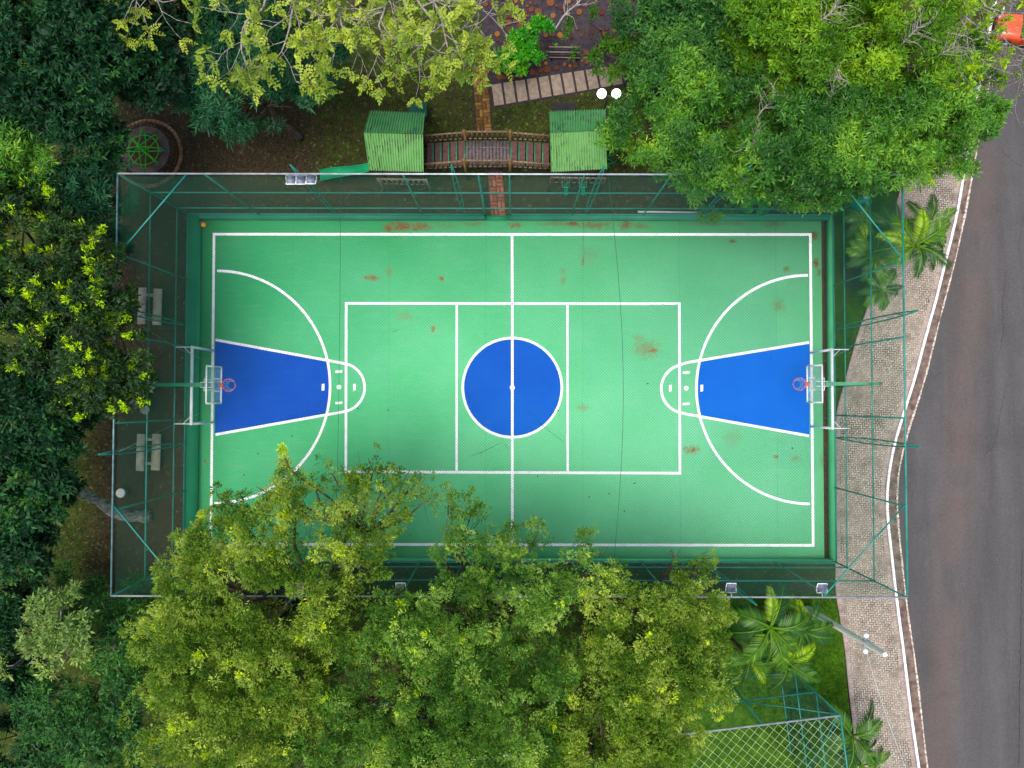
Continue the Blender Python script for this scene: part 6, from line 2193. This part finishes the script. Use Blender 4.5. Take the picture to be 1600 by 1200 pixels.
# bare dead twigs standing out of the right hand crowns
def dead_branch(pts, label, r=.035, seed=0):
    rs = np.random.default_rng(seed)
    P_ = W(pts)
    m = Mesh()
    A, B, R0, R1 = [], [], [], []
    m.path(smooth(resample(np.array(P_), .2), 1), r, 6)
    d0 = unit(P_[-1] - P_[0])
    for i in range(16):
        t = rs.random() * .8 + .2
        k = t * (len(P_) - 1)
        i0 = min(int(k), len(P_) - 2)
        p = P_[i0] + (P_[i0 + 1] - P_[i0]) * (k - i0)
        s_ = unit(np.cross(d0, [0, 0, 1])) * rs.choice([-1, 1])
        d = unit(d0 * .8 + s_ * .8 + rs.normal(0, .25, 3))
        for j in range(4):
            q = p + d * (.22 + .12 * rs.random())
            A.append(p)
            B.append(q)
            R0.append(r * .5 * (1 - j * .2))
            R1.append(r * .4 * (1 - j * .2))
            d = unit(d + rs.normal(0, .35, 3))
            p = q
    m.tubes(A, B, R0, R1, k=5)
    o = m.obj('bare_branch', BARK['grey'], None, smooth=True)
    tag(o, label, 'branch', 'bare grey branches in the tree crowns')


dead_branch([(1270, 35, 9.8), (1283, 33, 10.4), (1300, 18, 10.6), (1312, 5, 10.6)], 'bare grey branch forking above the light tree at the top edge', .035, 1)
dead_branch([(1405, 74, 9.8), (1422, 55, 10.3), (1440, 38, 10.4)], 'straight bare stick poking from the light tree', .03, 2)
dead_branch([(1330, 132, 9.4), (1318, 124, 9.9), (1300, 118, 10)], 'small bare twig cluster above the rounded court corner tree', .022, 3)
dead_branch([(1448, 95, 9.4), (1470, 85, 9.9), (1492, 72, 10)], 'pale bare twigs nearest the road edge in the light tree', .025, 4)
dead_branch([(1180, 190, 8.0), (1190, 172, 8.6), (1205, 160, 8.8), (1212, 140, 8.8)], 'bare grey branch over the dark gap beside the court corner tree', .03, 5)
dead_branch([(1145, 240, 7.8), (1172, 226, 8.4), (1192, 215, 8.6)], 'bare twig above the tree over the cleaner playhouse', .022, 6)
dead_branch([(868, 45, 4.6), (882, 22, 4.9), (900, 8, 5.2), (915, -10, 5.4)], 'pale leaning branch crossing the log paving at the top', .045, 7)

# plants at the foot of the fence
tree('shrub', 'leafy creeper climbing onto the low wall beneath the corner tree', 'plants along the fence', [(1105, 330, 9, .3), (1122, 336, 8, .55), (1140, 332, 10, .3), (1095, 340, 5, .55), (1115, 341, 7, .6), (1160, 330, 10, .2)], LEAF['rightdark'], BARK['brown'], (1122, 326), .03, 34.0, st_rosette(8, .15, .07, (25, 92), base=.8), hole=.3, cat='shrub')
def bigleaf(px_, py_, label, n_=7, L=.7):
    c = g(px_, py_, .2)
    root = thing('broad_leaf_plant', label, 'plant', (c[0], c[1], GZ), 'broad leaf plants behind the fence')
    st_ = Mesh()
    for k in range(n_):
        a = k * 2.4 + .3
        d = unit(np.array([math.cos(a), math.sin(a), .35]))
        b = np.array([c[0], c[1], GZ]) + np.array([d[0], d[1], 0]) * .2 + np.array([0, 0, .5 + .1 * (k % 3)])
        st_.tubes([[c[0], c[1], GZ]], [b], .014, k=4)
        lm = Mesh()
        s_ = unit(np.cross(d, [0, 0, 1.0]))
        t = np.linspace(0, 1, 6)
        Lk = L * random.uniform(.75, 1.1)
        rows = []
        for u in t:
            w_ = .30 * Lk * (math.sin(PI * (u * .86 + .14)) ** .8)
            p = b + d * Lk * u - np.array([0, 0, .35 * Lk * u * u])
            rows += [p - s_ * w_ + [0, 0, .04], p, p + s_ * w_ + [0, 0, .04]]
        lm.add(rows, [[i * 3 + j, i * 3 + j + 1, i * 3 + j + 4, i * 3 + j + 3] for i in range(5) for j in range(2)], np.full(len(rows), .3 + .5 * random.random()))
        lm.obj('leaf', LEAF['bright'], root, tone=True, smooth=True)
    st_.obj('stem', BARK['brown'], root)


bigleaf(1155, 311, 'broad pale leaved plant behind the fence under the corner tree', 6, .6)
bigleaf(1180, 325, 'darker broad leaved plant beside the creeper behind the fence', 7, .6)
bigleaf(1190, 308, 'broad leaved plant deepest under the corner tree', 6, .55)

# clipped hedge inside the second court and tufts by its corner
m = Mesh()
hp = scatter(poly_w([(1236, 1085), (1256, 1080), (1276, 1250), (1250, 1250)], .0), 1500)
P_ = np.c_[hp, GZ + .1 + .5 * RNG.random(len(hp))]
A_ = unit(np.c_[RNG.normal(0, .5, (len(hp), 2)), np.ones(len(hp))])
rosettes(m, P_, A_, tonefield(P_, 2.0, .6, .5), 8, .13, .06, (25, 90))
o = m.obj('hedge', LEAF['hedge'])
tag(o, 'narrow yellow green hedge seen through the rope net of the second court', 'hedge')
m = Mesh()
hp = scatter(poly_w([(1242, 1030), (1272, 1040), (1276, 1075), (1262, 1078)], .0), 500)
P_ = np.c_[hp, GZ + .1 + .35 * RNG.random(len(hp))]
A_ = unit(np.c_[RNG.normal(0, .5, (len(hp), 2)), np.ones(len(hp))])
rosettes(m, P_, A_, tonefield(P_, 2.0, .4, .5), 8, .14, .06, (25, 90))
o = m.obj('hedge', LEAF['hedge'])
tag(o, 'clump of low yellow green shrubs on the lawn by the second fence corner', 'shrub')


# ------------------------------------------------------------------ grass and litter
def grass(polys, leaf, n_, h, w, name, label, z=GZ):
    m = Mesh()
    for poly, k in zip(polys, n_):
        q = scatter(poly_w(poly, z), k)
        P_ = np.c_[q, np.full(len(q), z)]
        D_ = unit(np.c_[RNG.normal(0, .55, (len(q), 2)), np.full(len(q), .8)])
        leaf_quads(m, P_, D_, np.c_[RNG.normal(0, 1, (len(q), 2)), np.zeros(len(q))], h * (.6 + .8 * RNG.random(len(q))), w, tonefield(P_, 1.5, .5, .6, .15), broad=.3)
    o = m.obj(name, leaf)
    tag(o, label, 'grass', kind='stuff')
    return o


grass([LAWN_B, LAWN_A], LEAF['grass'], (26000, 22000), .10, .022, 'grass', 'short bright green lawn grass along the pavement')
grass([[(700, 1050), (1240, 1036), (1262, 1230), (700, 1230)]], LEAF['grass'], (22000,), .10, .022, 'grass', 'green turf of the second court under the rope net')
grass([[(290, 160), (770, 95), (770, 330), (300, 330)], [(770, 165), (970, 135), (985, 330), (775, 330)], [(60, 600), (185, 640), (180, 960), (40, 960)], [(200, 290), (290, 290), (285, 900), (190, 900)], [(270, 882), (1300, 886), (1300, 960), (270, 960)]], LEAF['dullgrass'], (26000, 9000, 9000, 1500, 20000), .11, .024, 'grass', 'thin dull park grass in the shade of the trees')
m = Mesh()
for poly, k in (([(180, 150), (770, 95), (770, 335), (300, 335)], 7000), ([(770, 165), (985, 135), (1300, 330), (775, 335)], 2200), ([(180, 270), (292, 337), (288, 900), (175, 930)], 5000), ([(60, 600), (185, 640), (180, 960), (40, 960)], 500), ([(1304, 340), (1340, 340), (1330, 480), (1304, 560)], 260), ([(270, 882), (1300, 886), (1300, 930), (270, 940)], 500)):
    q = scatter(poly_w(poly, GZ), k)
    P_ = np.c_[q, np.full(len(q), GZ + .03)]
    D_ = unit(np.c_[RNG.normal(0, 1, (len(q), 2)), RNG.normal(0, .12, len(q))])
    leaf_quads(m, P_, D_, np.c_[RNG.normal(0, .2, (len(q), 2)), np.ones(len(q))], .09 + .12 * RNG.random(len(q)) ** 2, .065, RNG.random(len(q)) ** 1.4)
o = m.obj('leaf_litter', LEAF['litter'])
tag(o, 'dry fallen leaves strewn over the shaded soil', 'leaves', kind='stuff')
